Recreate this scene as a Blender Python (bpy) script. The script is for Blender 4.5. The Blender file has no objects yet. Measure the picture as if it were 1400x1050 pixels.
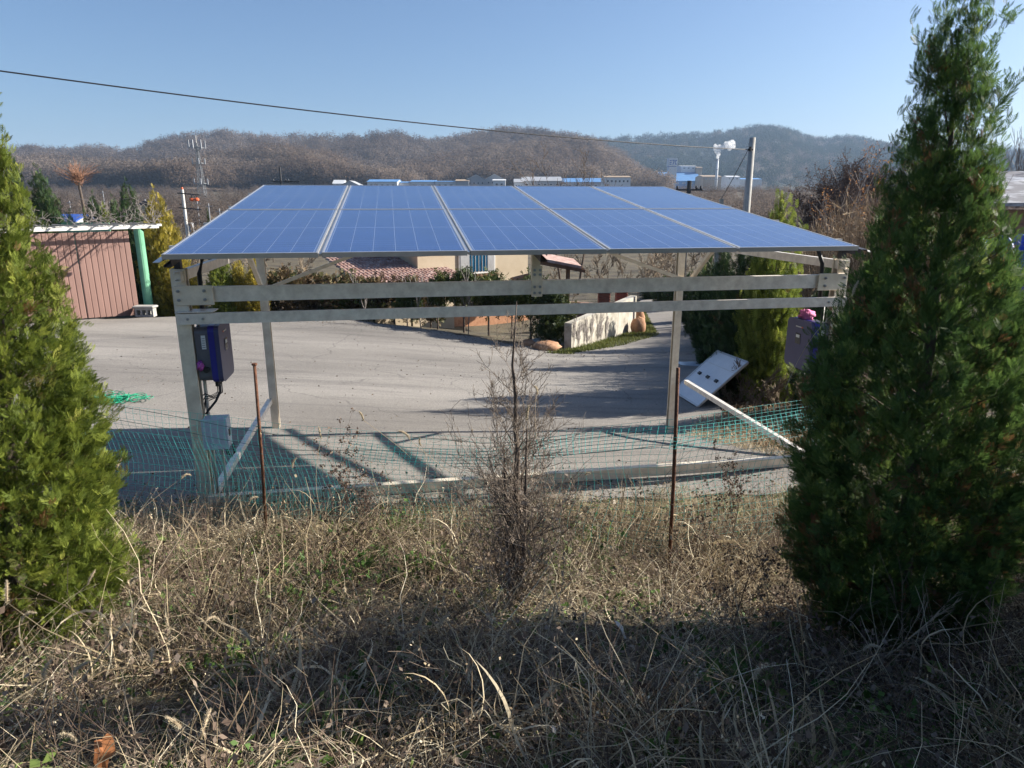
import bpy, math, random
import numpy as np
from mathutils import Vector, Matrix

# ------------------------------------------------------------------ camera, sky, sun, exposure
scene = bpy.context.scene
FPX, PITCH = 930.0, math.radians(15.05)
CAM = np.array([0.0, 0.0, 2.7])
cam_data = bpy.data.cameras.new('camera')
cam_data.sensor_fit = 'HORIZONTAL'
cam_data.sensor_width = 36.0
cam_data.lens = FPX / 1400.0 * 36.0
cam_data.clip_start = 0.05
cam_data.clip_end = 9000.0
cam = bpy.data.objects.new('camera', cam_data)
scene.collection.objects.link(cam)
cam.location = CAM
cam.rotation_euler = (math.pi / 2 - PITCH, 0, 0)
scene.camera = cam

SUN_DIR = Vector((1.8, 0.5, 1.0)).normalized()          # towards the sun
SUN_EL = math.asin(SUN_DIR.z)
SUN_AZ = math.atan2(SUN_DIR.x, SUN_DIR.y)               # clockwise from +Y
world = bpy.data.worlds.new('World')
scene.world = world
world.use_nodes = True
wn = world.node_tree.nodes
wl = world.node_tree.links
wn.clear()
sky = wn.new('ShaderNodeTexSky')
sky.sky_type = 'NISHITA'
sky.sun_disc = False
sky.sun_elevation = SUN_EL
sky.sun_rotation = SUN_AZ
sky.altitude = 120
sky.air_density = 1.0
sky.dust_density = 2.0
sky.ozone_density = 6.0
bg = wn.new('ShaderNodeBackground')
bg.inputs['Strength'].default_value = 0.057
wo = wn.new('ShaderNodeOutputWorld')
wl.new(sky.outputs[0], bg.inputs[0])
wl.new(bg.outputs[0], wo.inputs[0])

sun_data = bpy.data.lights.new('sun', 'SUN')
sun_data.energy = 5.0
sun_data.angle = math.radians(0.55)
sun_data.color = (1.0, 0.93, 0.82)
sun = bpy.data.objects.new('sun', sun_data)
scene.collection.objects.link(sun)
sun.rotation_euler = SUN_DIR.to_track_quat('Z', 'Y').to_euler()

scene.view_settings.view_transform = 'Standard'
scene.view_settings.look = 'None'
scene.view_settings.exposure = 1.32
scene.view_settings.gamma = 1.0
scene.render.engine = 'CYCLES'
scene.cycles.max_bounces = 6
scene.cycles.diffuse_bounces = 2
scene.cycles.transparent_max_bounces = 8
scene.cycles.volume_bounces = 3

# ------------------------------------------------------------------ helpers
COL = scene.collection
RNG = np.random.default_rng(7)
random.seed(7)
ORG = {}

def at(u, v, Y):
    """point at forward distance Y seen at photo position u, v (used once, to survey the place)"""
    t = PITCH
    x = (u - 700) / FPX
    yy = (525 - v) / FPX
    r = np.array([x, math.cos(t) + yy * math.sin(t), -math.sin(t) + yy * math.cos(t)])
    return CAM + r * (Y / r[1])

def atu(u, Y, z=0.0):
    """x of image column u at distance Y near height z"""
    depth = Y * math.cos(PITCH) - (z - 2.7) * math.sin(PITCH)
    return (u - 700) / FPX * depth

def tag(o, label=None, cat=None, group=None, kind=None):
    if label: o['label'] = label
    if cat: o['category'] = cat
    if group: o['group'] = group
    if kind: o['kind'] = kind
    return o

def thing(name, label, cat, loc=(0, 0, 0), group=None, rot=(0, 0, 0), local=False):
    o = bpy.data.objects.new(name, None)
    o.empty_display_size = 0.2
    COL.objects.link(o)
    o.location = loc
    o.rotation_euler = rot
    ORG[o.name] = np.zeros(3) if local else np.array(loc, float)
    return tag(o, label, cat, group)

def link_mesh(name, me, mat, parent=None):
    o = bpy.data.objects.new(name, me)
    COL.objects.link(o)
    if mat is not None and not me.materials:
        me.materials.append(mat)
    if parent is not None:
        o.parent = parent
        ORG[o.name] = ORG.get(parent.name, np.zeros(3))
    else:
        ORG[o.name] = np.zeros(3)
    return o

def np_mesh(name, V, F, mat, parent=None, rnd=None, smooth=False):
    """V (n,3), F (m,k) arrays -> one mesh object; rnd: per-vertex colour-variation value"""
    V = np.asarray(V, np.float32)
    if parent is not None:
        V = V - ORG.get(parent.name, np.zeros(3)).astype(np.float32)
    F = np.asarray(F, np.int32)
    me = bpy.data.meshes.new(name)
    me.vertices.add(len(V))
    me.vertices.foreach_set('co', np.ascontiguousarray(V).ravel())
    m, k = F.shape
    me.loops.add(m * k)
    me.loops.foreach_set('vertex_index', np.ascontiguousarray(F).ravel())
    me.polygons.add(m)
    me.polygons.foreach_set('loop_start', np.arange(0, m * k, k, dtype=np.int32))
    me.polygons.foreach_set('loop_total', np.full(m, k, np.int32))
    if smooth:
        me.polygons.foreach_set('use_smooth', np.ones(m, bool))
    if rnd is not None:
        a = me.attributes.new('rnd', 'FLOAT', 'POINT')
        a.data.foreach_set('value', np.asarray(rnd, np.float32))
    me.update(calc_edges=True)
    return link_mesh(name, me, mat, parent)

class MB:
    def __init__(s):
        s.v, s.f = [], []
    def add(s, vs, fs):
        b = len(s.v)
        s.v += [tuple(map(float, p)) for p in vs]
        s.f += [tuple(i + b for i in f) for f in fs]
        return s
    def box(s, x0, x1, y0, y1, z0, z1):
        return s.add([(x0, y0, z0), (x1, y0, z0), (x1, y1, z0), (x0, y1, z0), (x0, y0, z1), (x1, y0, z1), (x1, y1, z1), (x0, y1, z1)],
                     [(0, 3, 2, 1), (4, 5, 6, 7), (0, 1, 5, 4), (1, 2, 6, 5), (2, 3, 7, 6), (3, 0, 4, 7)])
    def cbox(s, x0, x1, y0, y1, z0, z1, c=0.01):
        """box with chamfered vertical and horizontal edges"""
        xs = [(x0 + c, x1 - c, y0 + c, y1 - c, z0), (x0, x1, y0, y1, z0 + c), (x0, x1, y0, y1, z1 - c), (x0 + c, x1 - c, y0 + c, y1 - c, z1)]
        vs, fs = [], []
        for a, b, d, e, z in xs:
            q = min(c, (b - a) * .3, (e - d) * .3)
            vs += [(a + q, d, z), (b - q, d, z), (b, d + q, z), (b, e - q, z), (b - q, e, z), (a + q, e, z), (a, e - q, z), (a, d + q, z)]
        for k in range(3):
            for i in range(8):
                fs.append((k * 8 + i, k * 8 + (i + 1) % 8, k * 8 + 8 + (i + 1) % 8, k * 8 + 8 + i))
        fs.append(tuple(range(7, -1, -1)))
        fs.append(tuple(range(24, 32)))
        return s.add(vs, fs)
    def extrude(s, prof, p0, p1, up=(0, 0, 1), caps=True):
        """profile [(a,b)] in (side, up) axes pulled from p0 to p1"""
        p0, p1 = Vector(p0), Vector(p1)
        d = (p1 - p0).normalized()
        up = Vector(up)
        side = d.cross(up).normalized()
        u2 = side.cross(d).normalized()
        n = len(prof)
        vs = [p0 + side * a + u2 * b for a, b in prof] + [p1 + side * a + u2 * b for a, b in prof]
        fs = [(i, (i + 1) % n, n + (i + 1) % n, n + i) for i in range(n)]
        if caps:
            fs += [tuple(range(n - 1, -1, -1)), tuple(range(n, 2 * n))]
        return s.add(vs, fs)
    def bar(s, p0, p1, w, h, up=(0, 0, 1)):
        return s.extrude([(-w / 2, -h / 2), (w / 2, -h / 2), (w / 2, h / 2), (-w / 2, h / 2)], p0, p1, up)
    def channel(s, p0, p1, w, h, t=0.006, up=(0, 0, 1), flip=1, lip=0.018):
        """lipped C section, web on side -flip"""
        a, b = w / 2, h / 2
        pr = [(-a, -b), (a, -b), (a, -b + lip), (a - t, -b + lip), (a - t, -b + t), (-a + t, -b + t), (-a + t, b - t), (a - t, b - t), (a - t, b - lip), (a, b - lip), (a, b), (-a, b)]
        if flip < 0:
            pr = [(-x, y) for x, y in reversed(pr)]
        return s.extrude(pr, p0, p1, up)
    def tube(s, pts, rad, n=8, caps=True):
        pts = [Vector(p) for p in pts]
        if not hasattr(rad, '__len__'):
            rad = [rad] * len(pts)
        vs, fs = [], []
        ref = None
        for i, p in enumerate(pts):
            d = (pts[min(i + 1, len(pts) - 1)] - pts[max(i - 1, 0)]).normalized()
            if ref is None or abs(ref.dot(d)) > .95:
                ref = Vector((0, 0, 1)) if abs(d.z) < .9 else Vector((1, 0, 0))
            a = d.cross(ref).normalized()
            b = d.cross(a).normalized()
            for k in range(n):
                t = 2 * math.pi * k / n
                vs.append(p + (a * math.cos(t) + b * math.sin(t)) * rad[i])
        for i in range(len(pts) - 1):
            for k in range(n):
                fs.append((i * n + k, i * n + (k + 1) % n, (i + 1) * n + (k + 1) % n, (i + 1) * n + k))
        if caps:
            fs += [tuple(range(n - 1, -1, -1)), tuple(range((len(pts) - 1) * n, len(pts) * n))]
        return s.add(vs, fs)
    def lathe(s, c, prof, n=12):
        vs, fs = [], []
        for r, z in prof:
            for k in range(n):
                t = 2 * math.pi * k / n
                vs.append((c[0] + r * math.cos(t), c[1] + r * math.sin(t), c[2] + z))
        for i in range(len(prof) - 1):
            for k in range(n):
                fs.append((i * n + k, i * n + (k + 1) % n, (i + 1) * n + (k + 1) % n, (i + 1) * n + k))
        fs += [tuple(range(n - 1, -1, -1)), tuple(range((len(prof) - 1) * n, len(prof) * n))]
        return s.add(vs, fs)
    def build(s, name, mat, parent=None, smooth=False, bevel=0):
        o = np.zeros(3) if parent is None else ORG.get(parent.name, np.zeros(3))
        me = bpy.data.meshes.new(name)
        me.from_pydata([(p[0] - o[0], p[1] - o[1], p[2] - o[2]) for p in s.v], [], s.f)
        if smooth:
            me.polygons.foreach_set('use_smooth', np.ones(len(me.polygons), bool))
        me.update()
        ob = link_mesh(name, me, mat, parent)
        if bevel:
            md = ob.modifiers.new('bevel', 'BEVEL')
            md.width = bevel
            md.segments = 2
            md.limit_method = 'ANGLE'
        return ob

# ---- vectorised scatter helpers
def norm(a):
    return a / np.maximum(np.linalg.norm(a, axis=-1, keepdims=True), 1e-9)

def frames(D, roll=None, rng=RNG):
    """rotation matrices whose third column is D, rolled about it"""
    D = norm(np.asarray(D, float))
    n = len(D)
    ref = np.where(np.abs(D[:, 2:3]) < .9, np.array([[0, 0, 1.]]), np.array([[1., 0, 0]]))
    A = norm(np.cross(ref, D))
    B = np.cross(D, A)
    if roll is None:
        roll = rng.uniform(0, 2 * np.pi, n)
    c, s_ = np.cos(roll)[:, None], np.sin(roll)[:, None]
    A2 = A * c + B * s_
    B2 = -A * s_ + B * c
    return np.stack([A2, B2, D], axis=2)

def scatter(TV, TF, P, R, S):
    """copies of template at P with rotation R (n,3,3) and scale S (n,) or (n,3)"""
    TV = np.asarray(TV, float)
    TF = np.asarray(TF, int)
    n, m = len(P), len(TV)
    S = np.asarray(S, float)
    S = S[:, None] * np.ones((1, 3)) if S.ndim == 1 else S
    L = TV[None] * S[:, None, :]
    V = np.einsum('nij,nmj->nmi', R, L) + np.asarray(P)[:, None, :]
    F = TF[None] + (np.arange(n) * m)[:, None, None]
    return V.reshape(-1, 3), F.reshape(-1, TF.shape[1])

def segs_mesh(P0, P1, R0, R1, n=3):
    """prisms along segments"""
    P0, P1 = np.asarray(P0, float), np.asarray(P1, float)
    R0, R1 = np.asarray(R0, float), np.asarray(R1, float)
    M = frames(P1 - P0, np.zeros(len(P0)))
    ang = np.arange(n) * 2 * np.pi / n
    ring = np.stack([np.cos(ang), np.sin(ang), np.zeros(n)], 1)
    Rg = np.einsum('nij,kj->nki', M, ring)
    V = np.concatenate([P0[:, None] + Rg * R0[:, None, None], P1[:, None] + Rg * R1[:, None, None]], 1)
    F = np.array([[k, (k + 1) % n, n + (k + 1) % n, n + k] for k in range(n)])
    FF = F[None] + (np.arange(len(P0)) * 2 * n)[:, None, None]
    return V.reshape(-1, 3), FF.reshape(-1, 4)

def euler_of(Rm):
    return np.stack([np.arctan2(Rm[:, 2, 1], Rm[:, 2, 2]), -np.arcsin(np.clip(Rm[:, 2, 0], -1, 1)), np.arctan2(Rm[:, 1, 0], Rm[:, 0, 0])], 1)

def gn_scatter(name, TV, TF, P, R, S, rnd, material, parent=None, tone=None):
    """one mass of plants: template instanced on points (positions P, turns R, scales S)"""
    S = np.asarray(S, float)
    if S.ndim == 1:
        S = np.stack([S, S, S], 1)
    R = euler_of(R) if np.ndim(R) == 3 else R
    src = np_mesh(name + '_source', TV, TF, material, rnd=tone)
    tm = src.data
    bpy.data.objects.remove(src)
    me = bpy.data.meshes.new(name)
    me.vertices.add(len(P))
    me.vertices.foreach_set('co', np.ascontiguousarray(P, np.float32).ravel())
    for an, ty, dat in (('rot', 'FLOAT_VECTOR', R), ('scl', 'FLOAT_VECTOR', S), ('rnd', 'FLOAT', rnd)):
        a = me.attributes.new(an, ty, 'POINT')
        a.data.foreach_set('vector' if ty == 'FLOAT_VECTOR' else 'value', np.ascontiguousarray(dat, np.float32).ravel())
    me.update()
    o = link_mesh(name, me, material, parent)
    o['kind'] = 'stuff'
    to = bpy.data.objects.new(name + '_template', tm)      # held by the node group only, not placed in the scene
    ng = bpy.data.node_groups.new(name, 'GeometryNodeTree')
    ng.interface.new_socket('Geometry', in_out='INPUT', socket_type='NodeSocketGeometry')
    ng.interface.new_socket('Geometry', in_out='OUTPUT', socket_type='NodeSocketGeometry')
    N, L = ng.nodes, ng.links
    gi, go = N.new('NodeGroupInput'), N.new('NodeGroupOutput')
    mp_ = N.new('GeometryNodeMeshToPoints')
    ip = N.new('GeometryNodeInstanceOnPoints')
    oi = N.new('GeometryNodeObjectInfo')
    oi.inputs['Object'].default_value = to
    def na(nm, ty):
        n = N.new('GeometryNodeInputNamedAttribute')
        n.data_type = ty
        n.inputs['Name'].default_value = nm
        return n.outputs[0]
    e2r = N.new('FunctionNodeEulerToRotation')
    L.new(na('rot', 'FLOAT_VECTOR'), e2r.inputs[0])
    L.new(gi.outputs[0], mp_.inputs['Mesh'])
    L.new(mp_.outputs[0], ip.inputs['Points'])
    L.new(oi.outputs['Geometry'], ip.inputs['Instance'])
    L.new(e2r.outputs[0], ip.inputs['Rotation'])
    L.new(na('scl', 'FLOAT_VECTOR'), ip.inputs['Scale'])
    L.new(ip.outputs[0], go.inputs[0])
    md = o.modifiers.new('scatter', 'NODES')
    md.node_group = ng
    return o

def rep(vals, m):
    return np.repeat(np.asarray(vals), m)

def vnoise(x, y, seed=0):
    """smooth pseudo noise from sines, about -1..1"""
    r = np.random.default_rng(seed)
    out = 0
    for k in range(7):
        a = r.uniform(0, 2 * np.pi)
        fq = r.uniform(.5, 1.6)
        out = out + np.sin((x * math.cos(a) + y * math.sin(a)) * fq + r.uniform(0, 6.28))
    return out / 3.2

# ------------------------------------------------------------------ materials
def new_mat(name):
    m = bpy.data.materials.new(name)
    m.use_nodes = True
    nt = m.node_tree
    bs = nt.nodes['Principled BSDF']
    return m, nt, bs

def mat(name, c1, c2=None, scale=6.0, rough=.7, metal=0.0, bump=0.0, bscale=None, spec=.4, detail=5, stretch=None, c3=None):
    m, nt, bs = new_mat(name)
    N, L = nt.nodes, nt.links
    bs.inputs['Roughness'].default_value = rough
    bs.inputs['Metallic'].default_value = metal
    bs.inputs['Specular IOR Level'].default_value = spec
    if c2 is None:
        c2 = tuple(min(1, x * 1.18) for x in c1)
        c1 = tuple(x * .86 for x in c1)
    tc = N.new('ShaderNodeTexCoord')
    src = tc.outputs['Object']
    if stretch:
        mp = N.new('ShaderNodeMapping')
        mp.inputs['Scale'].default_value = stretch
        L.new(src, mp.inputs[0])
        src = mp.outputs[0]
    nz = N.new('ShaderNodeTexNoise')
    nz.inputs['Scale'].default_value = scale
    nz.inputs['Detail'].default_value = detail
    nz.inputs['Roughness'].default_value = .62
    L.new(src, nz.inputs['Vector'])
    cr = N.new('ShaderNodeValToRGB')
    cr.color_ramp.elements[0].position = .3
    cr.color_ramp.elements[0].color = (*c1, 1)
    cr.color_ramp.elements[1].position = .7
    cr.color_ramp.elements[1].color = (*c2, 1)
    if c3:
        e = cr.color_ramp.elements.new(.5)
        e.color = (*c3, 1)
    L.new(nz.outputs['Fac'], cr.inputs[0])
    L.new(cr.outputs[0], bs.inputs['Base Color'])
    if bump:
        nb = N.new('ShaderNodeTexNoise')
        nb.inputs['Scale'].default_value = bscale or scale * 6
        nb.inputs['Detail'].default_value = 4
        L.new(src, nb.inputs['Vector'])
        bp = N.new('ShaderNodeBump')
        bp.inputs['Strength'].default_value = bump
        bp.inputs['Distance'].default_value = .02
        L.new(nb.outputs['Fac'], bp.inputs['Height'])
        L.new(bp.outputs[0], bs.inputs['Normal'])
    return m

def leaf_mat(name, cols, rough=.6, trans=.3, spec=.25):
    """foliage: colour from the per-leaf value rnd, some light let through"""
    m, nt, bs = new_mat(name)
    N, L = nt.nodes, nt.links
    at_ = N.new('ShaderNodeAttribute')
    at_.attribute_name = 'rnd'
    ai_ = N.new('ShaderNodeAttribute')
    ai_.attribute_name = 'rnd'
    ai_.attribute_type = 'INSTANCER'
    ad_ = N.new('ShaderNodeMath')
    L.new(at_.outputs['Fac'], ad_.inputs[0])
    L.new(ai_.outputs['Fac'], ad_.inputs[1])
    cr = N.new('ShaderNodeValToRGB')
    cr.color_ramp.elements[0].color = (*cols[0], 1)
    cr.color_ramp.elements[1].color = (*cols[-1], 1)
    for i, c in enumerate(cols[1:-1]):
        e = cr.color_ramp.elements.new((i + 1) / (len(cols) - 1))
        e.color = (*c, 1)
    L.new(ad_.outputs[0], cr.inputs[0])
    L.new(cr.outputs[0], bs.inputs['Base Color'])
    bs.inputs['Roughness'].default_value = rough
    bs.inputs['Specular IOR Level'].default_value = spec
    if trans:
        tr = N.new('ShaderNodeBsdfTranslucent')
        L.new(cr.outputs[0], tr.inputs['Color'])
        mx = N.new('ShaderNodeMixShader')
        mx.inputs[0].default_value = trans
        L.new(bs.outputs[0], mx.inputs[1])
        L.new(tr.outputs[0], mx.inputs[2])
        L.new(mx.outputs[0], N['Material Output'].inputs['Surface'])
    return m

M = {}
M['soil2'] = mat('soil', (.06, .045, .03), (.13, .1, .07), 1.3, .95, bump=.6, bscale=14)
M['steel'] = mat('galvanised_steel', (.66, .6, .53), (.95, .89, .8), 11, .5, .45, stretch=(1, 1, 1), bump=.05)
M['steel_dull'] = mat('weathered_steel', (.68, .59, .46), (.92, .83, .68), 8, .55, .4, bump=.05)
M['alu'] = mat('aluminium_frame', (.5, .5, .5), (.6, .6, .6), 5, .4, .7)
M['bolt'] = mat('bolt_steel', (.3, .32, .36), (.45, .47, .5), 30, .35, .9)
M['black'] = mat('black_rubber', (.012, .012, .014), (.025, .025, .028), 8, .5)
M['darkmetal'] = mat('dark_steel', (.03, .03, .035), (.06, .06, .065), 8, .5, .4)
M['rust'] = mat('rusty_iron', (.07, .03, .018), (.17, .075, .04), 26, .85, .2, bump=.3, bscale=90)
M['purple'] = mat('violet_grey_plastic', (.055, .055, .125), (.068, .068, .15), 4, .38)
M['blue_trim'] = mat('blue_plastic', (.02, .02, .2), (.03, .028, .26), 4, .35)
M['grey_plastic'] = mat('dark_grey_casting', (.11, .11, .13), (.15, .15, .17), 9, .5, .3)
M['box_grey'] = mat('pale_grey_box', (.42, .47, .55), (.5, .55, .62), 5, .5)
M['paper'] = mat('white_sticker', (.62, .62, .6), (.75, .75, .72), 20, .7)
M['print'] = mat('dark_print', (.03, .03, .035), None, 10, .7)
M['screen'] = mat('dark_display', (.02, .022, .03), (.05, .05, .055), 6, .15)
M['pink'] = mat('pink_cloth', (.6, .12, .32), (.72, .25, .42), 12, .8)
M['magenta'] = mat('magenta_plastic_bag', (.35, .05, .3), (.5, .12, .45), 14, .5)
M['net'] = mat('teal_green_net', (.03, .36, .34), (.1, .55, .52), 30, .5)
M['netdark'] = mat('dark_green_rope', (.01, .05, .05), (.02, .08, .07), 30, .6)
M['bark'] = mat('bark', (.06, .045, .035), (.15, .115, .09), 14, .9, bump=.5, bscale=50)
M['barkgrey'] = mat('grey_bark', (.15, .13, .12), (.27, .245, .23), 14, .9)
M['concrete'] = mat('concrete', (.3, .29, .27), (.45, .44, .41), 5, .9, bump=.2, bscale=60)
M['plaster'] = mat('old_white_plaster', (.26, .235, .19), (.52, .49, .43), 2.6, .9, bump=.3, bscale=40, c3=(.43, .4, .34))
M['beige'] = mat('beige_render', (.42, .34, .24), (.5, .42, .31), 1.5, .9, bump=.1)
M['white'] = mat('white_paint', (.52, .51, .48), (.7, .69, .66), 4, .6)
M['maststeel'] = mat('dull_mast_steel', (.16, .17, .18), (.24, .25, .26), 1, .6, .4)
M['greenpaint'] = mat('green_paint', (.12, .34, .2), (.2, .44, .29), 3, .5)
M['gatepink'] = mat('faded_pink_sheet', (.18, .104, .087), (.235, .138, .115), 2.0, .6, bump=.05, stretch=(1, 1, .25))
M['brick'] = mat('orange_brick', (.32, .15, .08), (.48, .26, .15), 9, .9)
M['redbrick'] = mat('red_brick', (.22, .07, .045), (.32, .12, .08), 9, .9)
M['terracotta'] = mat('ochre_stone', (.3, .14, .07), (.42, .25, .15), 9, .85, bump=.3, bscale=25)
M['tile'] = mat('pink_clay_tile', (.26, .15, .125), (.55, .44, .4), 4, .85, c3=(.36, .235, .2))
M['wood'] = mat('brown_wood', (.12, .06, .035), (.22, .12, .07), 6, .75, stretch=(1, 1, .2))
M['glass'] = mat('blue_window', (.012, .06, .12), (.02, .1, .18), 3, .15)
M['bluesheet'] = mat('blue_sheet', (.03, .08, .32), (.05, .12, .42), 1.5, .55)
M['tarp'] = mat('blue_tarp', (.012, .03, .3), (.03, .07, .5), 4, .5, bump=.5, bscale=9)
M['greyroof'] = mat('frosted_grey_roof', (.1, .1, .12), (.5, .53, .58), 1.6, .7, c3=(.14, .14, .16), stretch=(.6, 1.4, 2))
M['brownwall'] = mat('brown_block_wall', (.2, .12, .085), (.3, .2, .15), 4, .9)
M['facwhite'] = mat('white_factory_sheet', (.56, .57, .58), (.68, .69, .7), .2, .6)
M['facgrey'] = mat('grey_factory_sheet', (.3, .31, .33), (.36, .37, .39), .2, .6)
M['facblue'] = mat('blue_factory_roof', (.08, .2, .42), (.12, .27, .5), .2, .55)
M['facwin'] = mat('factory_window', (.05, .07, .1), None, 1, .2)
M['facbrown'] = mat('rusty_factory_sheet', (.3, .22, .15), (.4, .3, .2), .3, .7)
M['orange'] = mat('orange_insulator_cover', (.6, .12, .04), None, 2, .5)
M['lamp'] = mat('lamp_shade', (.4, .37, .3), (.5, .47, .4), 8, .4)
M['ice'] = mat('thin_ice', (.6, .66, .74), (.75, .8, .85), 3, .18)
M['backsheet'] = mat('white_backsheet', (.66, .68, .72), (.74, .76, .79), 3, .4)

# ------------------------------------------------------------------ ground
CTRL = np.array([
    (-30, 5.4, .1), (-16, 5.4, .03), (-8, 5.4, .02), (-3, 5.4, .02), (0, 5.5, .02), (3, 5.6, .03), (8, 5.6, .1), (16, 5.6, .2),
    (-2.8, 5.75, 0), (3.1, 6.73, 0), (0, 6.2, 0), (8, 7.5, 0), (-8, 6.5, -.05), (-3.1, 9.1, -.42), (-.3, 9.6, -.6), (2.4, 10.1, -.84),
    (-8, 9, -.3), (-14, 9, -.2), (8, 10.5, -.6), (-10, 20, -.63), (-14, 18, -.5), (-6, 14, -.65), (0, 14, -.95), (-5, 20.5, -.8),
    (-2, 19.5, -1.0), (1.4, 17.7, -1.2), (4.2, 21, -1.4), (5.4, 30, -1.9), (9, 30, -1.8), (4.6, 12.1, -.92), (5.1, 16.2, -1.2),
    (9, 16, -1.0), (14, 12, -.5), (14, 20, -1.0), (0, 25, -2.1), (-8, 27, -2.0), (-18, 27, -1.2), (0, 40, -2.8), (-15, 40, -2.5),
    (10, 45, -2.6), (25, 30, -1.2), (25, 45, -2.2), (-25, 20, -.5), (-25, 40, -2), (45, 45, -2.2), (-45, 40, -1.8), (-40, 10, -.1), (40, 10, .1), (0, 55, -3), (-40, 55, -3), (40, 55, -2.8)], float)
_d = np.linalg.norm(CTRL[:, None, :2] - CTRL[None, :, :2], axis=2)
_n = len(CTRL)
_A = np.zeros((_n + 3, _n + 3))
_A[:_n, :_n] = -_d + np.eye(_n) * -0.02
_A[:_n, _n] = 1
_A[:_n, _n + 1:] = CTRL[:, :2]
_A[_n, :_n] = 1
_A[_n + 1:, :_n] = CTRL[:, :2].T
_W = np.linalg.solve(_A, np.concatenate([CTRL[:, 2], np.zeros(3)]))

def g(x, y):
    """ground height"""
    x, y = np.broadcast_arrays(np.asarray(x, float), np.asarray(y, float))
    sh = x.shape
    x, y = x.ravel(), y.ravel()
    xc, yc = np.clip(x, -45, 45), np.clip(y, 5.4, 55)
    d = np.sqrt((xc[:, None] - CTRL[None, :, 0]) ** 2 + (yc[:, None] - CTRL[None, :, 1]) ** 2)
    near = -d @ _W[:_n] + _W[_n] + xc * _W[_n + 1] + yc * _W[_n + 2]
    bank = np.interp(y, [-20, 0, 1.7, 2.8, 4.05, 4.8, 5.45, 6.0], [1.5, 1.12, .98, .66, .32, .17, .03, 0])
    bank = bank + .05 * vnoise(x * 2.2, y * 2.2, 3) * np.clip((5.3 - y) / 1.5, 0, 1)
    far = np.interp(y, [50, 110, 400, 520, 5000], [-3, -2.5, 7.5, 10, 10])
    t = np.clip((y - 46) / 10, 0, 1)
    t2 = np.clip((5.9 - y) / .5, 0, 1)
    z = near * (1 - t) + far * t
    z = z * (1 - t2) + np.maximum(bank, near * 0 + bank) * t2
    return z.reshape(sh)

def g1(x, y):
    return float(g(np.array([x]), np.array([y]))[0])

def grid_sheet(name, X, Y, Z, material):
    ny, nx = X.shape
    V = np.stack([X, Y, Z], -1).reshape(-1, 3)
    i = np.arange(ny - 1)[:, None] * nx + np.arange(nx - 1)[None]
    F = np.stack([i, i + 1, i + nx + 1, i + nx], -1).reshape(-1, 4)
    return np_mesh(name, V, F, material, smooth=True)

# soil / field sheet out to the horizon
ys = np.concatenate([np.linspace(-12, 0, 8)[:-1], np.linspace(0, 8, 54)[:-1], np.linspace(8, 60, 90)[:-1], np.geomspace(60, 4500, 50)])
xs = np.concatenate([-np.geomspace(4000, 12, 26), np.linspace(-11.5, 11.5, 110), np.geomspace(12, 4000, 26)])
X, Y = np.meshgrid(xs, ys)
gm, nt, bs = new_mat('field_soil')
N, L = nt.nodes, nt.links
tc = N.new('ShaderNodeTexCoord')
n1 = N.new('ShaderNodeTexNoise'); n1.inputs['Scale'].default_value = .9; n1.inputs['Detail'].default_value = 8
n2 = N.new('ShaderNodeTexNoise'); n2.inputs['Scale'].default_value = 14; n2.inputs['Detail'].default_value = 6
L.new(tc.outputs['Object'], n1.inputs['Vector']); L.new(tc.outputs['Object'], n2.inputs['Vector'])
r1 = N.new('ShaderNodeValToRGB')
for e, p, c in zip(r1.color_ramp.elements, (.3, .72), ((.05, .036, .024, 1), (.15, .12, .07, 1))):
    e.position = p; e.color = c
e = r1.color_ramp.elements.new(.5); e.color = (.12, .1, .06, 1)
L.new(n1.outputs['Fac'], r1.inputs[0])
mx = N.new('ShaderNodeMix'); mx.data_type = 'RGBA'; mx.blend_type = 'MULTIPLY'; mx.inputs[0].default_value = .6
L.new(r1.outputs[0], mx.inputs[6]); L.new(n2.outputs['Color'], mx.inputs[7]); L.new(mx.outputs[2], bs.inputs['Base Color'])
bs.inputs['Roughness'].default_value = .95
bp = N.new('ShaderNodeBump'); bp.inputs['Strength'].default_value = .8; bp.inputs['Distance'].default_value = .05
L.new(n2.outputs['Fac'], bp.inputs['Height']); L.new(bp.outputs[0], bs.inputs['Normal'])
tag(grid_sheet('ground', X, Y, g(X, Y), gm), kind='structure')

# worn asphalt
am, nt, bs = new_mat('worn_asphalt')
N, L = nt.nodes, nt.links
tc = N.new('ShaderNodeTexCoord')
big = N.new('ShaderNodeTexNoise'); big.inputs['Scale'].default_value = .35; big.inputs['Detail'].default_value = 5
mpp = N.new('ShaderNodeMapping'); mpp.inputs['Scale'].default_value = (.45, 1.6, 1)
L.new(tc.outputs['Object'], mpp.inputs[0]); L.new(mpp.outputs[0], big.inputs['Vector'])
fine = N.new('ShaderNodeTexNoise'); fine.inputs['Scale'].default_value = 42; fine.inputs['Detail'].default_value = 6; fine.inputs['Roughness'].default_value = .75
L.new(tc.outputs['Object'], fine.inputs['Vector'])
cr = N.new('ShaderNodeValToRGB')
cr.color_ramp.elements[0].position = .33; cr.color_ramp.elements[0].color = (.19, .177, .163, 1)
cr.color_ramp.elements[1].position = .66; cr.color_ramp.elements[1].color = (.295, .277, .255, 1)
L.new(big.outputs['Fac'], cr.inputs[0])
fr = N.new('ShaderNodeValToRGB')
fr.color_ramp.elements[0].position = .3; fr.color_ramp.elements[0].color = (.42, .42, .42, 1)
fr.color_ramp.elements[1].position = .7; fr.color_ramp.elements[1].color = (1.28, 1.26, 1.23, 1)
L.new(fine.outputs['Fac'], fr.inputs[0])
mu = N.new('ShaderNodeMix'); mu.data_type = 'RGBA'; mu.blend_type = 'MULTIPLY'; mu.inputs[0].default_value = 1
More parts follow.
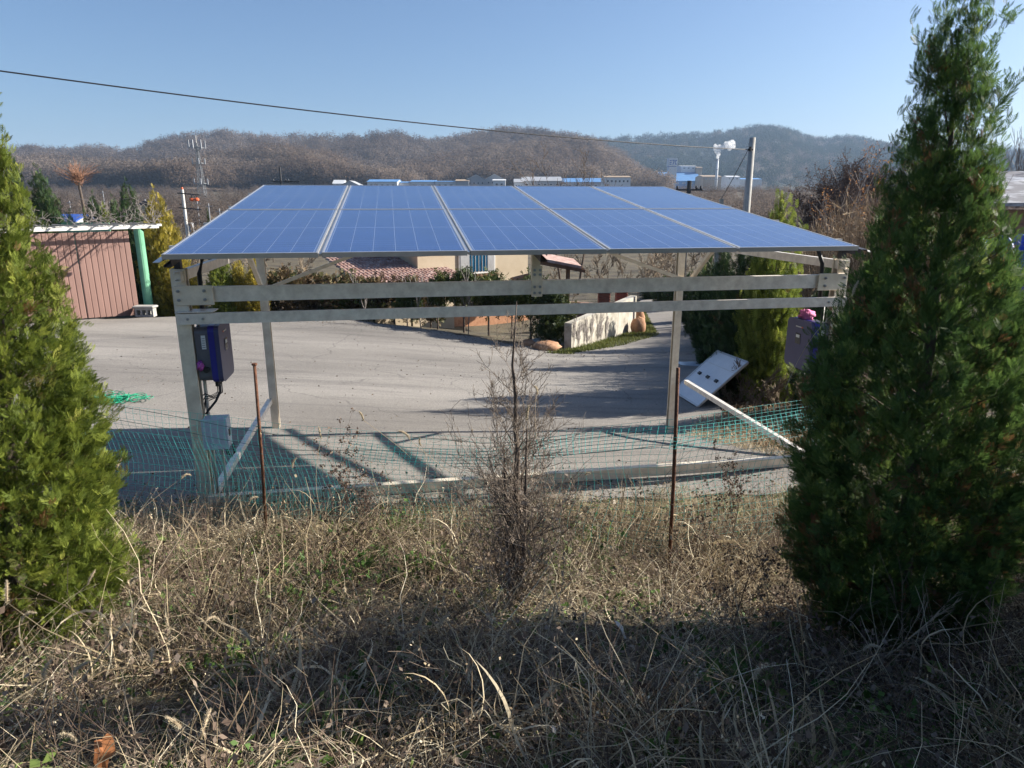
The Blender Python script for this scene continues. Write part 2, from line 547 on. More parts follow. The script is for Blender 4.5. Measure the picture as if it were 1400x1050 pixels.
L.new(cr.outputs[0], mu.inputs[6]); L.new(fr.outputs[0], mu.inputs[7])
# tyre smears and oily stains, long across the lot
sm1 = N.new('ShaderNodeTexNoise'); sm1.inputs['Scale'].default_value = 1.0; sm1.inputs['Detail'].default_value = 7; sm1.inputs['Roughness'].default_value = .7
smp = N.new('ShaderNodeMapping'); smp.inputs['Scale'].default_value = (.22, 2.6, 1); smp.inputs['Rotation'].default_value = (0, 0, .12)
L.new(tc.outputs['Object'], smp.inputs[0]); L.new(smp.outputs[0], sm1.inputs['Vector'])
smr = N.new('ShaderNodeValToRGB')
smr.color_ramp.elements[0].position = .36; smr.color_ramp.elements[0].color = (.76, .76, .77, 1)
smr.color_ramp.elements[1].position = .5; smr.color_ramp.elements[1].color = (1, 1, 1, 1)
L.new(sm1.outputs['Fac'], smr.inputs[0])
mu2 = N.new('ShaderNodeMix'); mu2.data_type = 'RGBA'; mu2.blend_type = 'MULTIPLY'; mu2.inputs[0].default_value = 1
L.new(mu.outputs[2], mu2.inputs[6]); L.new(smr.outputs[0], mu2.inputs[7])
mu = mu2
# cracks
dn = N.new('ShaderNodeTexNoise'); dn.inputs['Scale'].default_value = .8; dn.inputs['Detail'].default_value = 6
L.new(tc.outputs['Object'], dn.inputs['Vector'])
av = N.new('ShaderNodeMixRGB'); av.blend_type = 'ADD'; av.inputs[0].default_value = .9
L.new(tc.outputs['Object'], av.inputs[1]); L.new(dn.outputs['Color'], av.inputs[2])
vo = N.new('ShaderNodeTexVoronoi'); vo.feature = 'DISTANCE_TO_EDGE'; vo.inputs['Scale'].default_value = .3
L.new(av.outputs[0], vo.inputs['Vector'])
ck = N.new('ShaderNodeValToRGB')
ck.color_ramp.elements[0].position = .0; ck.color_ramp.elements[0].color = (1, 1, 1, 1)
ck.color_ramp.elements[1].position = .0035; ck.color_ramp.elements[1].color = (0, 0, 0, 1)
L.new(vo.outputs['Distance'], ck.inputs[0])
mk = N.new('ShaderNodeMath'); mk.operation = 'MULTIPLY'; mk.inputs[1].default_value = .55
L.new(ck.outputs[0], mk.inputs[0])
mc = N.new('ShaderNodeMix'); mc.data_type = 'RGBA'
L.new(mk.outputs[0], mc.inputs[0]); L.new(mu.outputs[2], mc.inputs[6]); mc.inputs[7].default_value = (.045, .042, .04, 1)
L.new(mc.outputs[2], bs.inputs['Base Color'])
bs.inputs['Roughness'].default_value = .9
bp = N.new('ShaderNodeBump'); bp.inputs['Strength'].default_value = .5; bp.inputs['Distance'].default_value = .012
L.new(fine.outputs['Fac'], bp.inputs['Height']); L.new(bp.outputs[0], bs.inputs['Normal'])
M['asphalt'] = am

def yfar(x):
    return np.interp(x, [-18, -12, -9, -3, -1.9, -.2, 1.4, 2.6, 3.6, 4.6], [18.6, 19.2, 20.3, 20.4, 19.6, 18.6, 17.8, 18.2, 18.0, 17.0]) + .16 * np.sin(x * 5.1) + .1 * np.sin(x * 13)
def ynear(x):
    return np.interp(x, [-18, -4, -2.8, 3.1, 3.3, 3.7, 4.2, 4.9], [5.0, 5.2, 5.42, 6.0, 7.6, 11.5, 13.4, 16.0]) + .05 * np.sin(x * 7.3)
xs = np.concatenate([np.linspace(-18, -8, 26)[:-1], np.linspace(-8, 4.9, 120)])
q = np.linspace(0, 1, 90)
X = np.repeat(xs[None], 90, 0)
Y = ynear(xs)[None] + (yfar(xs) - ynear(xs))[None] * q[:, None]
tag(grid_sheet('parking_lot', X, Y, g(X, Y) + .03, am), kind='structure')
ly = np.linspace(12.5, 46, 90)
le = np.interp(ly, [12.5, 17.5, 21, 26, 30, 38, 46], [.6, 1.5, 4.1, 5.1, 5.6, 7.2, 9.2]) + .06 * np.sin(ly * 4.1)
re = np.interp(ly, [12.5, 16, 23, 30, 38, 46], [3.9, 5.0, 6.9, 8.2, 9.9, 12.2]) + .06 * np.sin(ly * 3.3 + 1)
X = le[:, None] + (re - le)[:, None] * np.linspace(0, 1, 14)[None]
Y = np.repeat(ly[:, None], 14, 1)
tag(grid_sheet('lane', X, Y, g(X, Y) + .034, am), kind='structure')

# ------------------------------------------------------------------ solar carport (local axes: s across, t back, z up)
ALPHA = math.radians(9.8)
OC = np.array([-.165, 7.925, 0.0])
WV = np.array([math.cos(ALPHA), math.sin(ALPHA), 0])
LV = np.array([-math.sin(ALPHA), math.cos(ALPHA), 0])
def S(s_, t, z=0.0):
    p = OC + s_ * WV + t * LV
    return np.array([p[0], p[1], z])
TILT = math.asin(.1288)
cp = thing('solar_carport', 'steel carport roofed with ten tilted blue solar panels over the lot', 'solar carport', OC, rot=(0, 0, ALPHA), local=True)

PW, PL, GAP = 1.134, 2.313, .028
pm, nt, bs = new_mat('solar_cells')
N, L = nt.nodes, nt.links
tc = N.new('ShaderNodeTexCoord')
sx = N.new('ShaderNodeSeparateXYZ'); L.new(tc.outputs['Object'], sx.inputs[0])
def mth(op, a, b=None, c=None):
    n = N.new('ShaderNodeMath'); n.operation = op
    for i, q_ in enumerate((a, b, c)):
        if q_ is None: continue
        if isinstance(q_, (int, float)): n.inputs[i].default_value = q_
        else: L.new(q_, n.inputs[i])
    return n.outputs[0]
def line(coord, period, width, off=0.0):
    a = mth('ADD', coord, off)
    fr_ = mth('FRACT', mth('DIVIDE', a, period))
    d = mth('MULTIPLY', mth('ABSOLUTE', mth('SUBTRACT', fr_, .5)), period)   # distance from cell middle
    return mth('GREATER_THAN', d, period / 2 - width)
cx, cy = (PW - .07) / 6, (PL / 2 - .05) / 12
colgap = line(sx.outputs[0], cx, .0017, -(.035))
rowgap = line(sx.outputs[1], cy, .0012, -(.035))
bus = line(sx.outputs[0], cx / 5, .0006, -(.035) + cx / 10)
finger = line(sx.outputs[1], cy / 3, .0006, 0)
mid = mth('LESS_THAN', mth('ABSOLUTE', mth('SUBTRACT', sx.outputs[1], PL / 2)), .004)
edge = mth('MAXIMUM', mth('GREATER_THAN', mth('ABSOLUTE', mth('SUBTRACT', sx.outputs[0], PW / 2)), PW / 2 - .034),
           mth('GREATER_THAN', mth('ABSOLUTE', mth('SUBTRACT', sx.outputs[1], PL / 2)), PL / 2 - .036))
strong = mth('MAXIMUM', mth('MAXIMUM', colgap, mid), mth('MULTIPLY', edge, .3))
weak = mth('MAXIMUM', mth('MULTIPLY', rowgap, .55), mth('MAXIMUM', mth('MULTIPLY', bus, .3), mth('MULTIPLY', finger, .2)))
al = mth('MAXIMUM', strong, weak)
nzp = N.new('ShaderNodeTexNoise'); nzp.inputs['Scale'].default_value = 3; nzp.inputs['Detail'].default_value = 6
mpx = N.new('ShaderNodeMapping'); mpx.inputs['Scale'].default_value = (.5, 6, 1)
L.new(tc.outputs['Object'], mpx.inputs[0]); L.new(mpx.outputs[0], nzp.inputs['Vector'])
crp = N.new('ShaderNodeValToRGB')
crp.color_ramp.elements[0].position = .3; crp.color_ramp.elements[0].color = (.011, .036, .135, 1)
crp.color_ramp.elements[1].position = .7; crp.color_ramp.elements[1].color = (.02, .058, .205, 1)
L.new(nzp.outputs['Fac'], crp.inputs[0])
mxp = N.new('ShaderNodeMix'); mxp.data_type = 'RGBA'
L.new(al, mxp.inputs[0]); L.new(crp.outputs[0], mxp.inputs[6]); mxp.inputs[7].default_value = (.2, .25, .36, 1)
obi = N.new('ShaderNodeObjectInfo')
dst = N.new('ShaderNodeTexNoise'); dst.inputs['Scale'].default_value = 2.2; dst.inputs['Detail'].default_value = 7
L.new(tc.outputs['Object'], dst.inputs['Vector'])
dfac = mth('MULTIPLY', mth('ADD', mth('MULTIPLY', obi.outputs['Random'], .1), mth('MULTIPLY', dst.outputs['Fac'], .22)), .22)
mxd = N.new('ShaderNodeMix'); mxd.data_type = 'RGBA'
L.new(dfac, mxd.inputs[0]); L.new(mxp.outputs[2], mxd.inputs[6]); mxd.inputs[7].default_value = (.3, .33, .38, 1)
L.new(mxd.outputs[2], bs.inputs['Base Color'])
bs.inputs['Roughness'].default_value = .16
bs.inputs['Specular IOR Level'].default_value = .5
M['cells'] = pm

# one panel: glass face is the part, frame and backsheet below it
def panel_meshes():
    a = MB()
    a.box(.012, PW - .012, .012, PL - .012, -.004, 0.0)
    glass = a
    f = MB()
    h0, h1, fw = -.036, .003, .016
    f.box(0, PW, 0, fw, h0, h1).box(0, PW, PL - fw, PL, h0, h1).box(0, fw, fw, PL - fw, h0, h1 - .0005).box(PW - fw, PW, fw, PL - fw, h0, h1 - .0005)
    f.box(fw, fw + .022, fw, PL - fw, h0, h0 + .002).box(PW - fw - .022, PW - fw, fw, PL - fw, h0, h0 + .002)
    b = MB()
    b.box(.0125, PW - .0125, .0125, PL - .0125, -.0075, -.0045)
    j = MB()
    j.box(PW * .5 - .05, PW * .5 + .05, PL * .5 - .03, PL * .5 + .03, -.025, -.008)
    return glass, f, b, j
gl, fr_, bk, jb = panel_meshes()
p0 = None
cr_, sr = math.cos(TILT), math.sin(TILT)
for r in range(2):
    for c in range(5):
        s0 = -(5 * PW + 4 * GAP) / 2 + c * (PW + GAP)
        t0 = -(PL + GAP / 2) + r * (PL + GAP)
        loc = (s0, t0 * cr_, 2.612 + t0 * sr)
        if p0 is None:
            p0 = MB.build(gl, 'solar_panel', M['cells'], cp)
            parts = [fr_.build('panel_frame', M['alu'], p0), bk.build('backsheet', M['backsheet'], p0), jb.build('junction_box', M['black'], p0)]
            o = p0
        else:
            o = p0.copy(); COL.objects.link(o); o.parent = cp
            for k in parts:
                kc = k.copy(); COL.objects.link(kc); kc.parent = o
        o.location = loc
        o.rotation_euler = (TILT, 0, 0)

def zpan(t):
    return 2.612 + t * math.tan(TILT)
# row seam clamps along the long gaps
for c in range(1, 5):
    s0 = -(5 * PW + 4 * GAP) / 2 + c * (PW + GAP) - GAP / 2
    m_ = MB(); m_.extrude([(-.0085, -.03), (.0085, -.03), (.0085, -.008), (-.0085, -.008)], (s0, -2.32 * cr_, zpan(-2.32 * cr_)), (s0, 2.32 * cr_, zpan(2.32 * cr_)))
    m_.build('seam_strip', M['alu'], cp)
GZL = [g1(*S(-2.9, 1.7)[:2]), g1(*S(2.9, 1.7)[:2])]
for i, s_ in enumerate((-2.955, 3.16)):
    k = -1 if s_ < 0 else 1
    MB().channel((s_, -1.71, -.02), (s_, -1.71, 2.155), .115, .10, up=(0, -1, 0), flip=-k).build('post', M['steel_dull'], cp)
    MB().channel(((-2.91, 2.97)[i], 1.70, GZL[i] - .05), ((-2.91, 2.97)[i], 1.70, zpan(1.7) - .16), .10, .10, up=(0, -1, 0), flip=-k).build('post', M['steel_dull'], cp)
    MB().cbox(s_ - .11, s_ + .11, -1.82, -1.60, .002, .014, .003).build('base_plate', M['steel'], cp)
    # level side rafter, sill tube, struts
    MB().channel((s_ - k * .02, -1.84, 2.1), (s_ - k * .02, 1.78, 2.1), .05, .085, flip=k).build('side_rafter', M['steel'], cp)
    MB().channel((s_ - k * .0, -1.66, .02), (s_ - k * .0, 1.65, .02), .06, .065, flip=k).build('sill_tube', M['steel'], cp)
    MB().channel((s_ * .98, 1.66, 1.56), (s_ * .1, 1.62, 2.52), .06, .045, flip=k).build('brace', M['steel_dull'], cp)
    MB().channel((s_ * .985, 1.62, 1.58), (s_ * .985, .98, 2.06), .05, .05, flip=-k).build('brace', M['steel_dull'], cp)
    # slanted rafter under the panels
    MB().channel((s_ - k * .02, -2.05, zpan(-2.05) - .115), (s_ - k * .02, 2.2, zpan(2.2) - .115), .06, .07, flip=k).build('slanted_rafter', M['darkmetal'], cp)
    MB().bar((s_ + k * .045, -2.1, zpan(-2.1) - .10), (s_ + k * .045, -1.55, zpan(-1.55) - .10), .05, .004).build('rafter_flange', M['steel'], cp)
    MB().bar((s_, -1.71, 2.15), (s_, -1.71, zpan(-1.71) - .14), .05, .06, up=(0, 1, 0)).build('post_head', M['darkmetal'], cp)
    # joint plate and bolts
    pl = MB().cbox(s_ - .035 if k < 0 else s_ - .27, s_ + .27 if k < 0 else s_ + .035, -1.785, -1.775, 1.855, 2.02, .004).build('joint_plate', M['steel_dull'], cp)
    for ds in (-.005, .2):
        for z in (1.90, 1.975):
            b = MB(); cs = s_ - k * ds
            b.tube([(cs, -1.786, z), (cs, -1.796, z)], .014, 6).tube([(cs, -1.79, z), (cs, -1.812, z)], .006, 6)
            b.build('bolt', M['bolt'], pl)
# mid slanted rafter on a short stub
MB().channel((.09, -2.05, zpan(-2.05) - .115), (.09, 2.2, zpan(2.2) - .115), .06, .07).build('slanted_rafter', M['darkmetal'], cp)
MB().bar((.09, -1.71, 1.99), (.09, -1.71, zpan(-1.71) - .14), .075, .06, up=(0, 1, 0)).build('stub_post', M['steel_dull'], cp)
pl = MB().cbox(.04, .14, -1.785, -1.772, 1.86, 2.14, .004).build('joint_plate', M['steel_dull'], cp)
for ds in (-.025, .025):
    for z in (1.895, 1.95, 2.06, 2.1):
        MB().tube([(.09 + ds, -1.786, z), (.09 + ds, -1.80, z)], .013, 6).build('bolt', M['bolt'], pl)
for t in (-1.75, -.6, .55, 1.75):
    MB().channel((-2.99, t, zpan(t) - .058), (3.1, t, zpan(t) - .058), .045, .04).build('purlin', M['steel'], cp)
MB().channel((-2.84, -1.72, 1.94), (3.06, -1.72, 1.94), .075, .125, flip=-1).build('girder', M['steel'], cp)
MB().channel((-2.99, -1.80, 1.745), (3.19, -1.80, 1.745), .045, .09, flip=-1).build('lower_rail', M['steel'], cp)
MB().channel((-2.84, 1.70, zpan(1.7) - .2), (2.84, 1.70, zpan(1.7) - .2), .06, .1, flip=-1).build('rear_girder', M['steel'], cp)
MB().cbox(-2.995, -2.69, -1.83, -1.65, 1.798, 1.806, .002).build('rail_bracket', M['steel'], cp)
for ds in (-2.9, -2.78, 3.12, 3.0):
    MB().tube([(ds, -1.824, 1.745), (ds, -1.834, 1.745)], .011, 6).build('bolt', M['bolt'], cp)
MB().channel((-2.93, -1.74, .065), (3.13, -1.74, .065), .07, .1, flip=-1).build('sill_beam', M['steel_dull'], cp)
for k in (-1, 1):
    x = -2.955 if k < 0 else 3.16
    def cv(pts): return [(x - k * a, b, c) for a, b, c in pts]
    MB().tube(cv([(.30, -1.2, 2.33), (.22, -1.45, 2.3), (.16, -1.55, 2.24), (.13, -1.6, 2.1), (.13, -1.62, 1.9), (.12, -1.62, 1.7)]), .02, 8).build('conduit', M['black'], cp, smooth=True)
    MB().tube(cv([(.08, -1.63, 1.7), (.075, -1.63, 1.2), (.075, -1.63, .5), (.07, -1.63, .05)]), .016, 8).build('conduit', M['alu' if k < 0 else 'black'], cp, smooth=True)

# inverters hung on the front posts
def sworld(s_, t, z):
    p = S(s_, t, z); return (p[0], p[1], p[2])
def inverter(k, zb, label):
    """rounded case, front turned towards the carport middle"""
    s0 = -2.885 if k < 0 else 3.09
    e = thing('inverter', label, 'inverter', sworld(s0, -1.55, zb), rot=(0, 0, ALPHA), local=True, group='inverters on the carport posts')
    W2, H, D = .21, .5, .2
    sg = -k
    def rounded(xa, xb, inset, r):
        prof = []
        w2, h0, h1 = W2 - inset, inset, H - inset
        for cx_, cz_, a0 in ((w2 - r, h1 - r, 0), (-w2 + r, h1 - r, 90), (-w2 + r, h0 + r, 180), (w2 - r, h0 + r, 270)):
            for i in range(5):
                a = math.radians(a0 + i * 22.5)
                prof.append((cx_ + r * math.cos(a), cz_ + r * math.sin(a)))
        n = len(prof)
        m_ = MB()
        m_.add([(xa * sg, a, b) for a, b in prof] + [(xb * sg, a, b) for a, b in prof],
               [(i, (i + 1) % n, n + (i + 1) % n, n + i) for i in range(n)] + [tuple(range(n)), tuple(range(2 * n - 1, n - 1, -1))])
        return m_
    body = rounded(.0, D * .55, .012, .05).build('heat_sink_case', M['grey_plastic'], e)
    rounded(D * .55, D * .8, .0, .05).build('trim_band', M['blue_trim'], e)
    fr2 = rounded(D * .8, D, .004, .05).build('front_cover', M['purple'], e, bevel=.006)
    xf = D * sg
    q_ = .002 * sg
    disp = MB().box(*sorted((xf + q_, xf + 2 * q_)), -.045, .045, .25, .36).build('display', M['screen'], fr2)
    MB().box(*sorted((xf + 3 * q_, xf + 3.5 * q_)), -.03, .03, .315, .345).build('screen_glass', M['paper'], disp)
    MB().box(*sorted((xf + q_, xf + 1.6 * q_)), -.07, -.045, .42, .432).build('badge', M['orange'], fr2)
    for i in range(7):
        y = -.04 + i * .014
        MB().box(*sorted((xf + q_, xf + 1.6 * q_)), y, y + .009, .42, .432).build('badge_letter', M['paper'], fr2)
    st = MB().box(*sorted((.05 * sg, .085 * sg)), -W2 + .0095, -W2 + .0115, .3, .42).build('sticker', M['paper'], body)
    for i in range(5):
        MB().box(*sorted((.055 * sg, .08 * sg)), -W2 + .008, -W2 + .009, .315 + i * .019, .319 + i * .019).build('printed_line', M['print'], st)
    MB().tube([(.07 * sg, -W2 + .016, .12), (.07 * sg, -W2 - .016, .12)], .026, 12).build('switch_knob', M['black'], body)
    for i, y in enumerate((-.12, -.08, -.03, .03)):
        MB().tube([(.12 * sg, y, .03), (.12 * sg, y, -.05)], .017, 8).build('cable_gland', M['black'], e)
    for i in range(4):
        y = -.12 + i * .05
        pts = [(.12 * sg, y, -.04), (.12 * sg, y - .01, -.1 - .015 * i), (.06 * sg, y - .03, -.13 - .02 * i), (.0, -.1, -.12 - .025 * i), (-.02 * sg, -.1, -.14 - .05 * i)]
        MB().tube(pts, .005, 6).build('cable', M['black'], e, smooth=True)
    MB().tube([(.12 * sg, -.04, -.04), (.12 * sg, -.05, -.12), (.08 * sg, -.08, -.2), (.02 * sg, -.12, -.27), (.0, -.14, -.3)], .011, 8).build('power_cable', M['black'], e, smooth=True)
    return e
inverter(-1, 1.17, 'violet inverter on the left carport post above the pale grey box')
inverter(1, 1.03, 'violet inverter on the right carport post with pink cloth on top')
jb_ = thing('meter_box', 'pale grey steel box strapped to the left carport post below the inverter', 'electrical box', sworld(-2.78, -1.8, .6), rot=(0, 0, ALPHA), local=True)
bx = MB().box(-.1, .1, -.06, .08, 0, .27).build('case', M['box_grey'], jb_, bevel=.004)
MB().cbox(-.106, .106, -.075, -.0605, -.004, .274, .004).build('lid', M['box_grey'], jb_)
MB().box(.101, .106, -.02, .03, .1, .16).build('latch', M['black'], jb_)
MB().tube([(.06, .0, .0), (.07, .0, -.07), (.1, .0, -.1), (.13, .0, -.06), (.12, 0, .02)], .012, 8).build('cable', M['black'], jb_, smooth=True)
MB().tube([(.02, .02, .0), (.02, .03, -.58)], .012, 8).build('conduit', M['alu'], jb_)
def rag(name, label, cat, p, r, material, seed, flat=.7):
    e = np.random.default_rng(seed)
    nu, nv = 18, 10
    V, F = [], []
    for j in range(nv + 1):
        th = math.pi * j / nv
        for i in range(nu):
            ph = 2 * math.pi * i / nu
            d = np.array([math.sin(th) * math.cos(ph), math.sin(th) * math.sin(ph), math.cos(th)])
            rr = r * (1 + .28 * math.sin(3 * ph + 5 * th + seed) + .2 * math.sin(7 * ph - 4 * th) + e.uniform(-.12, .12))
            V.append(np.array(p) + d * rr * np.array([1, 1, flat]))
    for j in range(nv):
        for i in range(nu):
            F.append((j * nu + i, j * nu + (i + 1) % nu, (j + 1) * nu + (i + 1) % nu, (j + 1) * nu + i))
    o = np_mesh(name, np.array(V) - np.array(p), F, material, smooth=True)
    o.location = p
    ORG[o.name] = np.zeros(3)
    return tag(o, label, cat)
rag('pink_cloth', 'crumpled pink cloth lying on top of the right inverter', 'cloth', sworld(2.99, -1.5, 1.56), .07, M['pink'], 3)
rag('plastic_bag', 'small magenta plastic bag stuffed behind the left inverter', 'plastic bag', sworld(-2.86, -1.77, 1.33), .024, M['magenta'], 5, 1.6)

# ------------------------------------------------------------------ plants: builders
def spray(pairs, sub=False, ll=.34, lw=.075, stem=.035):
    """flat scale-leaf spray along +z, about 1 long"""
    V, F = [], []
    def leaf(a, d, ln, w, bend):
        d = np.array(d) / np.linalg.norm(d)
        sd = np.array([d[2], 0, -d[0]])
        b = len(V)
        a = np.array(a)
        V.extend([a, a + d * ln * .5 + sd * w + [0, bend * .4, 0], a + d * ln + [0, bend, 0], a + d * ln * .5 - sd * w + [0, bend * .4, 0]])
        F.append((b, b + 1, b + 2, b + 3))
    leaf((0, 0, 0), (0, 0, 1), 1.0, stem, .06)
    for i in range(pairs):
        t = .12 + .8 * i / pairs
        ln = ll * (1 - .55 * t) * (1 if i else .7) * 1.3
        for sgn in (-1, 1):
            d = (sgn * .75, 0, .72)
            leaf((0, .06 * t * t, t), d, ln, lw, .05)
            if sub:
                dd = np.array(d) / np.linalg.norm(d)
                a = np.array((0, .06 * t * t, t)) + dd * ln * .5
                leaf(a, (sgn * .25, 0, 1), ln * .55, lw * .8, .04)
    return np.array(V), np.array(F)
SPRAY_FINE = spray(5, True, .62, .034, .022)
SPRAY_MID = spray(4, False, .42, .05, .03)
SPRAY_LOW = spray(2, False, .6, .16)

def conifer_arrays(H, R, prof, tips, per, slen, tmpl, seed, lump=.14, brown=.02, up=.75, zmin=.02, raw=False):
    r = np.random.default_rng(seed)
    ph, pr = np.array([p[0] for p in prof]), np.array([p[1] for p in prof])
    hh = np.linspace(zmin, 1, 400)
    w = np.interp(hh, ph, pr) + .04
    cdf = np.cumsum(w) / w.sum()
    th = np.interp(r.uniform(0, 1, tips), cdf, hh)
    az = r.uniform(0, 2 * np.pi, tips)
    lum = 1 + lump * np.sin(3 * az + 9 * th + seed) * np.sin(17 * th + 2 * az) + r.normal(0, lump * .6, tips)
    rad = R * np.interp(th, ph, pr) * lum * np.where(r.uniform(0, 1, tips) < .25, r.uniform(.45, .9, tips), 1)
    rad = np.maximum(rad, .01)
    out = np.stack([np.cos(az), np.sin(az), np.zeros(tips)], 1)
    tipp = out * rad[:, None] + np.stack([np.zeros(tips), np.zeros(tips), th * H], 1)
    el = up + .9 * th ** 2 + r.normal(0, .22, tips)
    bd = out * np.cos(el)[:, None] + np.array([0, 0, 1]) * np.sin(el)[:, None]
    bd = norm(bd + r.normal(0, .18, (tips, 3)))
    n = tips * per
    k = np.repeat(np.arange(tips), per)
    blen = slen * 3.4
    u = r.uniform(0, 1, n) ** .8
    P = tipp[k] - bd[k] * (u * blen)[:, None] + r.normal(0, slen * .16, (n, 3))
    D = norm(bd[k] + r.normal(0, .42, (n, 3)) + np.array([0, 0, .12]))
    # flat planes turn roughly edge-on to the trunk
    Rm = frames(D, rng=r)
    sc = slen * r.uniform(.6, 1.2, n) * (1 - .3 * th[k])
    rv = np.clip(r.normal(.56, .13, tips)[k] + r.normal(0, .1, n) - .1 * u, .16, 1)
    rv = np.where((r.uniform(0, 1, tips) < brown)[k] & (r.uniform(0, 1, n) < .8), r.uniform(0, .1, n), rv)
    if raw:
        return P, Rm, sc, rv
    V, F = scatter(tmpl[0], tmpl[1], P, Rm, sc)
    return V, F, rep(rv, len(tmpl[0]))

def branches_in(H, R, prof, n, seed, r0=.012):
    r = np.random.default_rng(seed + 99)
    th = r.uniform(.04, .9, n)
    ph, pr = [p[0] for p in prof], [p[1] for p in prof]
    az = r.uniform(0, 6.283, n)
    rad = R * np.interp(th, ph, pr) * .85
    P0 = np.stack([np.zeros(n), np.zeros(n), np.maximum(th * H - rad * .7, .05)], 1)
    P1 = np.stack([np.cos(az) * rad, np.sin(az) * rad, th * H], 1)
    return segs_mesh(P0, P1, np.full(n, r0), np.full(n, r0 * .3), 4)

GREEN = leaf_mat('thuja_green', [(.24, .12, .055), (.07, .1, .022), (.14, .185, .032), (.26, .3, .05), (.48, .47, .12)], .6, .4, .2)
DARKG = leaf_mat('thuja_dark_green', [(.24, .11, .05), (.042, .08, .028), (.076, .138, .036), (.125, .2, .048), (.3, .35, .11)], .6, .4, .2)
GOLD = leaf_mat('thuja_golden', [(.25, .12, .04), (.1, .1, .02), (.28, .23, .03), (.45, .35, .05), (.6, .48, .09)], .55, .3, .3)
DARKB = leaf_mat('conifer_dark_green', [(.14, .06, .03), (.02, .04, .018), (.034, .066, .022), (.055, .095, .028), (.13, .17, .05)], .6, .25, .2)
CONE = [(0, .55), (.08, .85), (.25, 1), (.5, .78), (.75, .45), (.92, .17), (1, .02)]
COLM = [(0, .7), (.1, .95), (.4, 1), (.65, .82), (.85, .45), (.95, .2), (1, .03)]

def trunk_mesh(H, r0, wob, seed):
    r = np.random.default_rng(seed)
    pts = [(r.normal(0, wob), r.normal(0, wob), H * t) for t in np.linspace(-.03, 1, 8)]
    return MB().tube(pts, [max(r0 * (1 - .9 * t), .002) for t in np.linspace(0, 1, 8)], 7)

def near_conifer(name, label, x, y, H, R, prof, m, tips, per, slen, seed, **kw):
    e = thing(name, label, 'tree', (x, y, g1(x, y)), local=True)
    trunk_mesh(H * .93, R * .07 + .01, .01, seed).build('trunk', M['bark'], e, smooth=True)
    V, F = branches_in(H, R, prof, 90, seed, .006)
    np_mesh('branches', V, F, M['bark'], e)
    P, Rm, sc, rv = conifer_arrays(H, R, prof, tips, per, slen, SPRAY_FINE, seed, raw=True, **kw)
    gn_scatter('crown', *SPRAY_FINE, P, Rm, sc, rv, m, e)
    return e

# background conifers: three shared shapes per colour
PROTO = {}
def proto(kind, var):
    k = (kind, var)
    if k not in PROTO:
        m = {'green': GREEN, 'dark': DARKB, 'gold': GOLD}[kind]
        prof = [CONE, COLM, COLM][var]
        V, F, rv = conifer_arrays(1, .2, prof, 480, 14, .062, SPRAY_MID, 40 + var * 7 + len(kind), lump=.16, brown=.01)
        oc = np_mesh('crown', V, F, m, rnd=rv)
        ot = trunk_mesh(.93, .018, .004, 5 + var).build('trunk', M['bark'])
        PROTO[k] = (oc.data, ot.data)
        bpy.data.objects.remove(oc); bpy.data.objects.remove(ot)
    return PROTO[k]
def conifer(label, x, y, H, R, kind='dark', var=0, group=None, zrot=None):
    e = thing('conifer_tree', label, 'tree', (x, y, g1(x, y) - .02), group, local=True)
    e.scale = (R / .2, R / .2, H)
    e.rotation_euler = (0, 0, random.uniform(0, 6.28) if zrot is None else zrot)
    c, t = proto(kind, var)
    link_mesh('trunk', t, None, e)
    link_mesh('crown', c, None, e)
    return e

def bare(r, base, H, levels=4, kids=(3, 5), spread=.6, r0=.05, upb=.25, first=.28, lean=(0, 0), shrink=.62):
    """recursive leafless branching -> arrays of segments"""
    P0, P1, R0, R1, LV_ = [], [], [], [], []
    def grow(p, d, ln, rad, lev):
        nseg = 3 if lev < levels - 1 else 2
        pts = [p]
        rr = [rad]
        for i in range(nseg):
            d2 = d + r.normal(0, .13, 3) + np.array([0, 0, upb * .25])
            d = d2 / np.linalg.norm(d2)
            pts.append(pts[-1] + d * ln / nseg)
            rr.append(rad * (1 - .55 * (i + 1) / nseg))
        for i in range(nseg):
            P0.append(pts[i]); P1.append(pts[i + 1]); R0.append(rr[i]); R1.append(rr[i + 1]); LV_.append(lev)
        if lev >= levels: return
        n = r.integers(kids[0], kids[1] + 1)
        for k in range(n):
            t = (first if lev == 0 else .25) + (1 - (first if lev == 0 else .25)) * (k + r.uniform(.1, .95)) / n
            t = min(t, .999)
            i = min(int(t * nseg), nseg - 1)
            q = pts[i] + (pts[i + 1] - pts[i]) * (t * nseg - i)
            rd = r.normal(0, 1, 3)
            rd -= d * (rd @ d)
            rd /= np.linalg.norm(rd) + 1e-9
            nd = d * (1 - spread * .55) + rd * spread + np.array([0, 0, upb])
            nd /= np.linalg.norm(nd)
            grow(q, nd, ln * shrink * r.uniform(.7, 1.15), rr[i] * .55, lev + 1)
        
    d0 = np.array([lean[0], lean[1], 1.0])
    grow(np.array(base, float), d0 / np.linalg.norm(d0), H, r0, 0)
    return np.array(P0), np.array(P1), np.array(R0), np.array(R1), np.array(LV_)

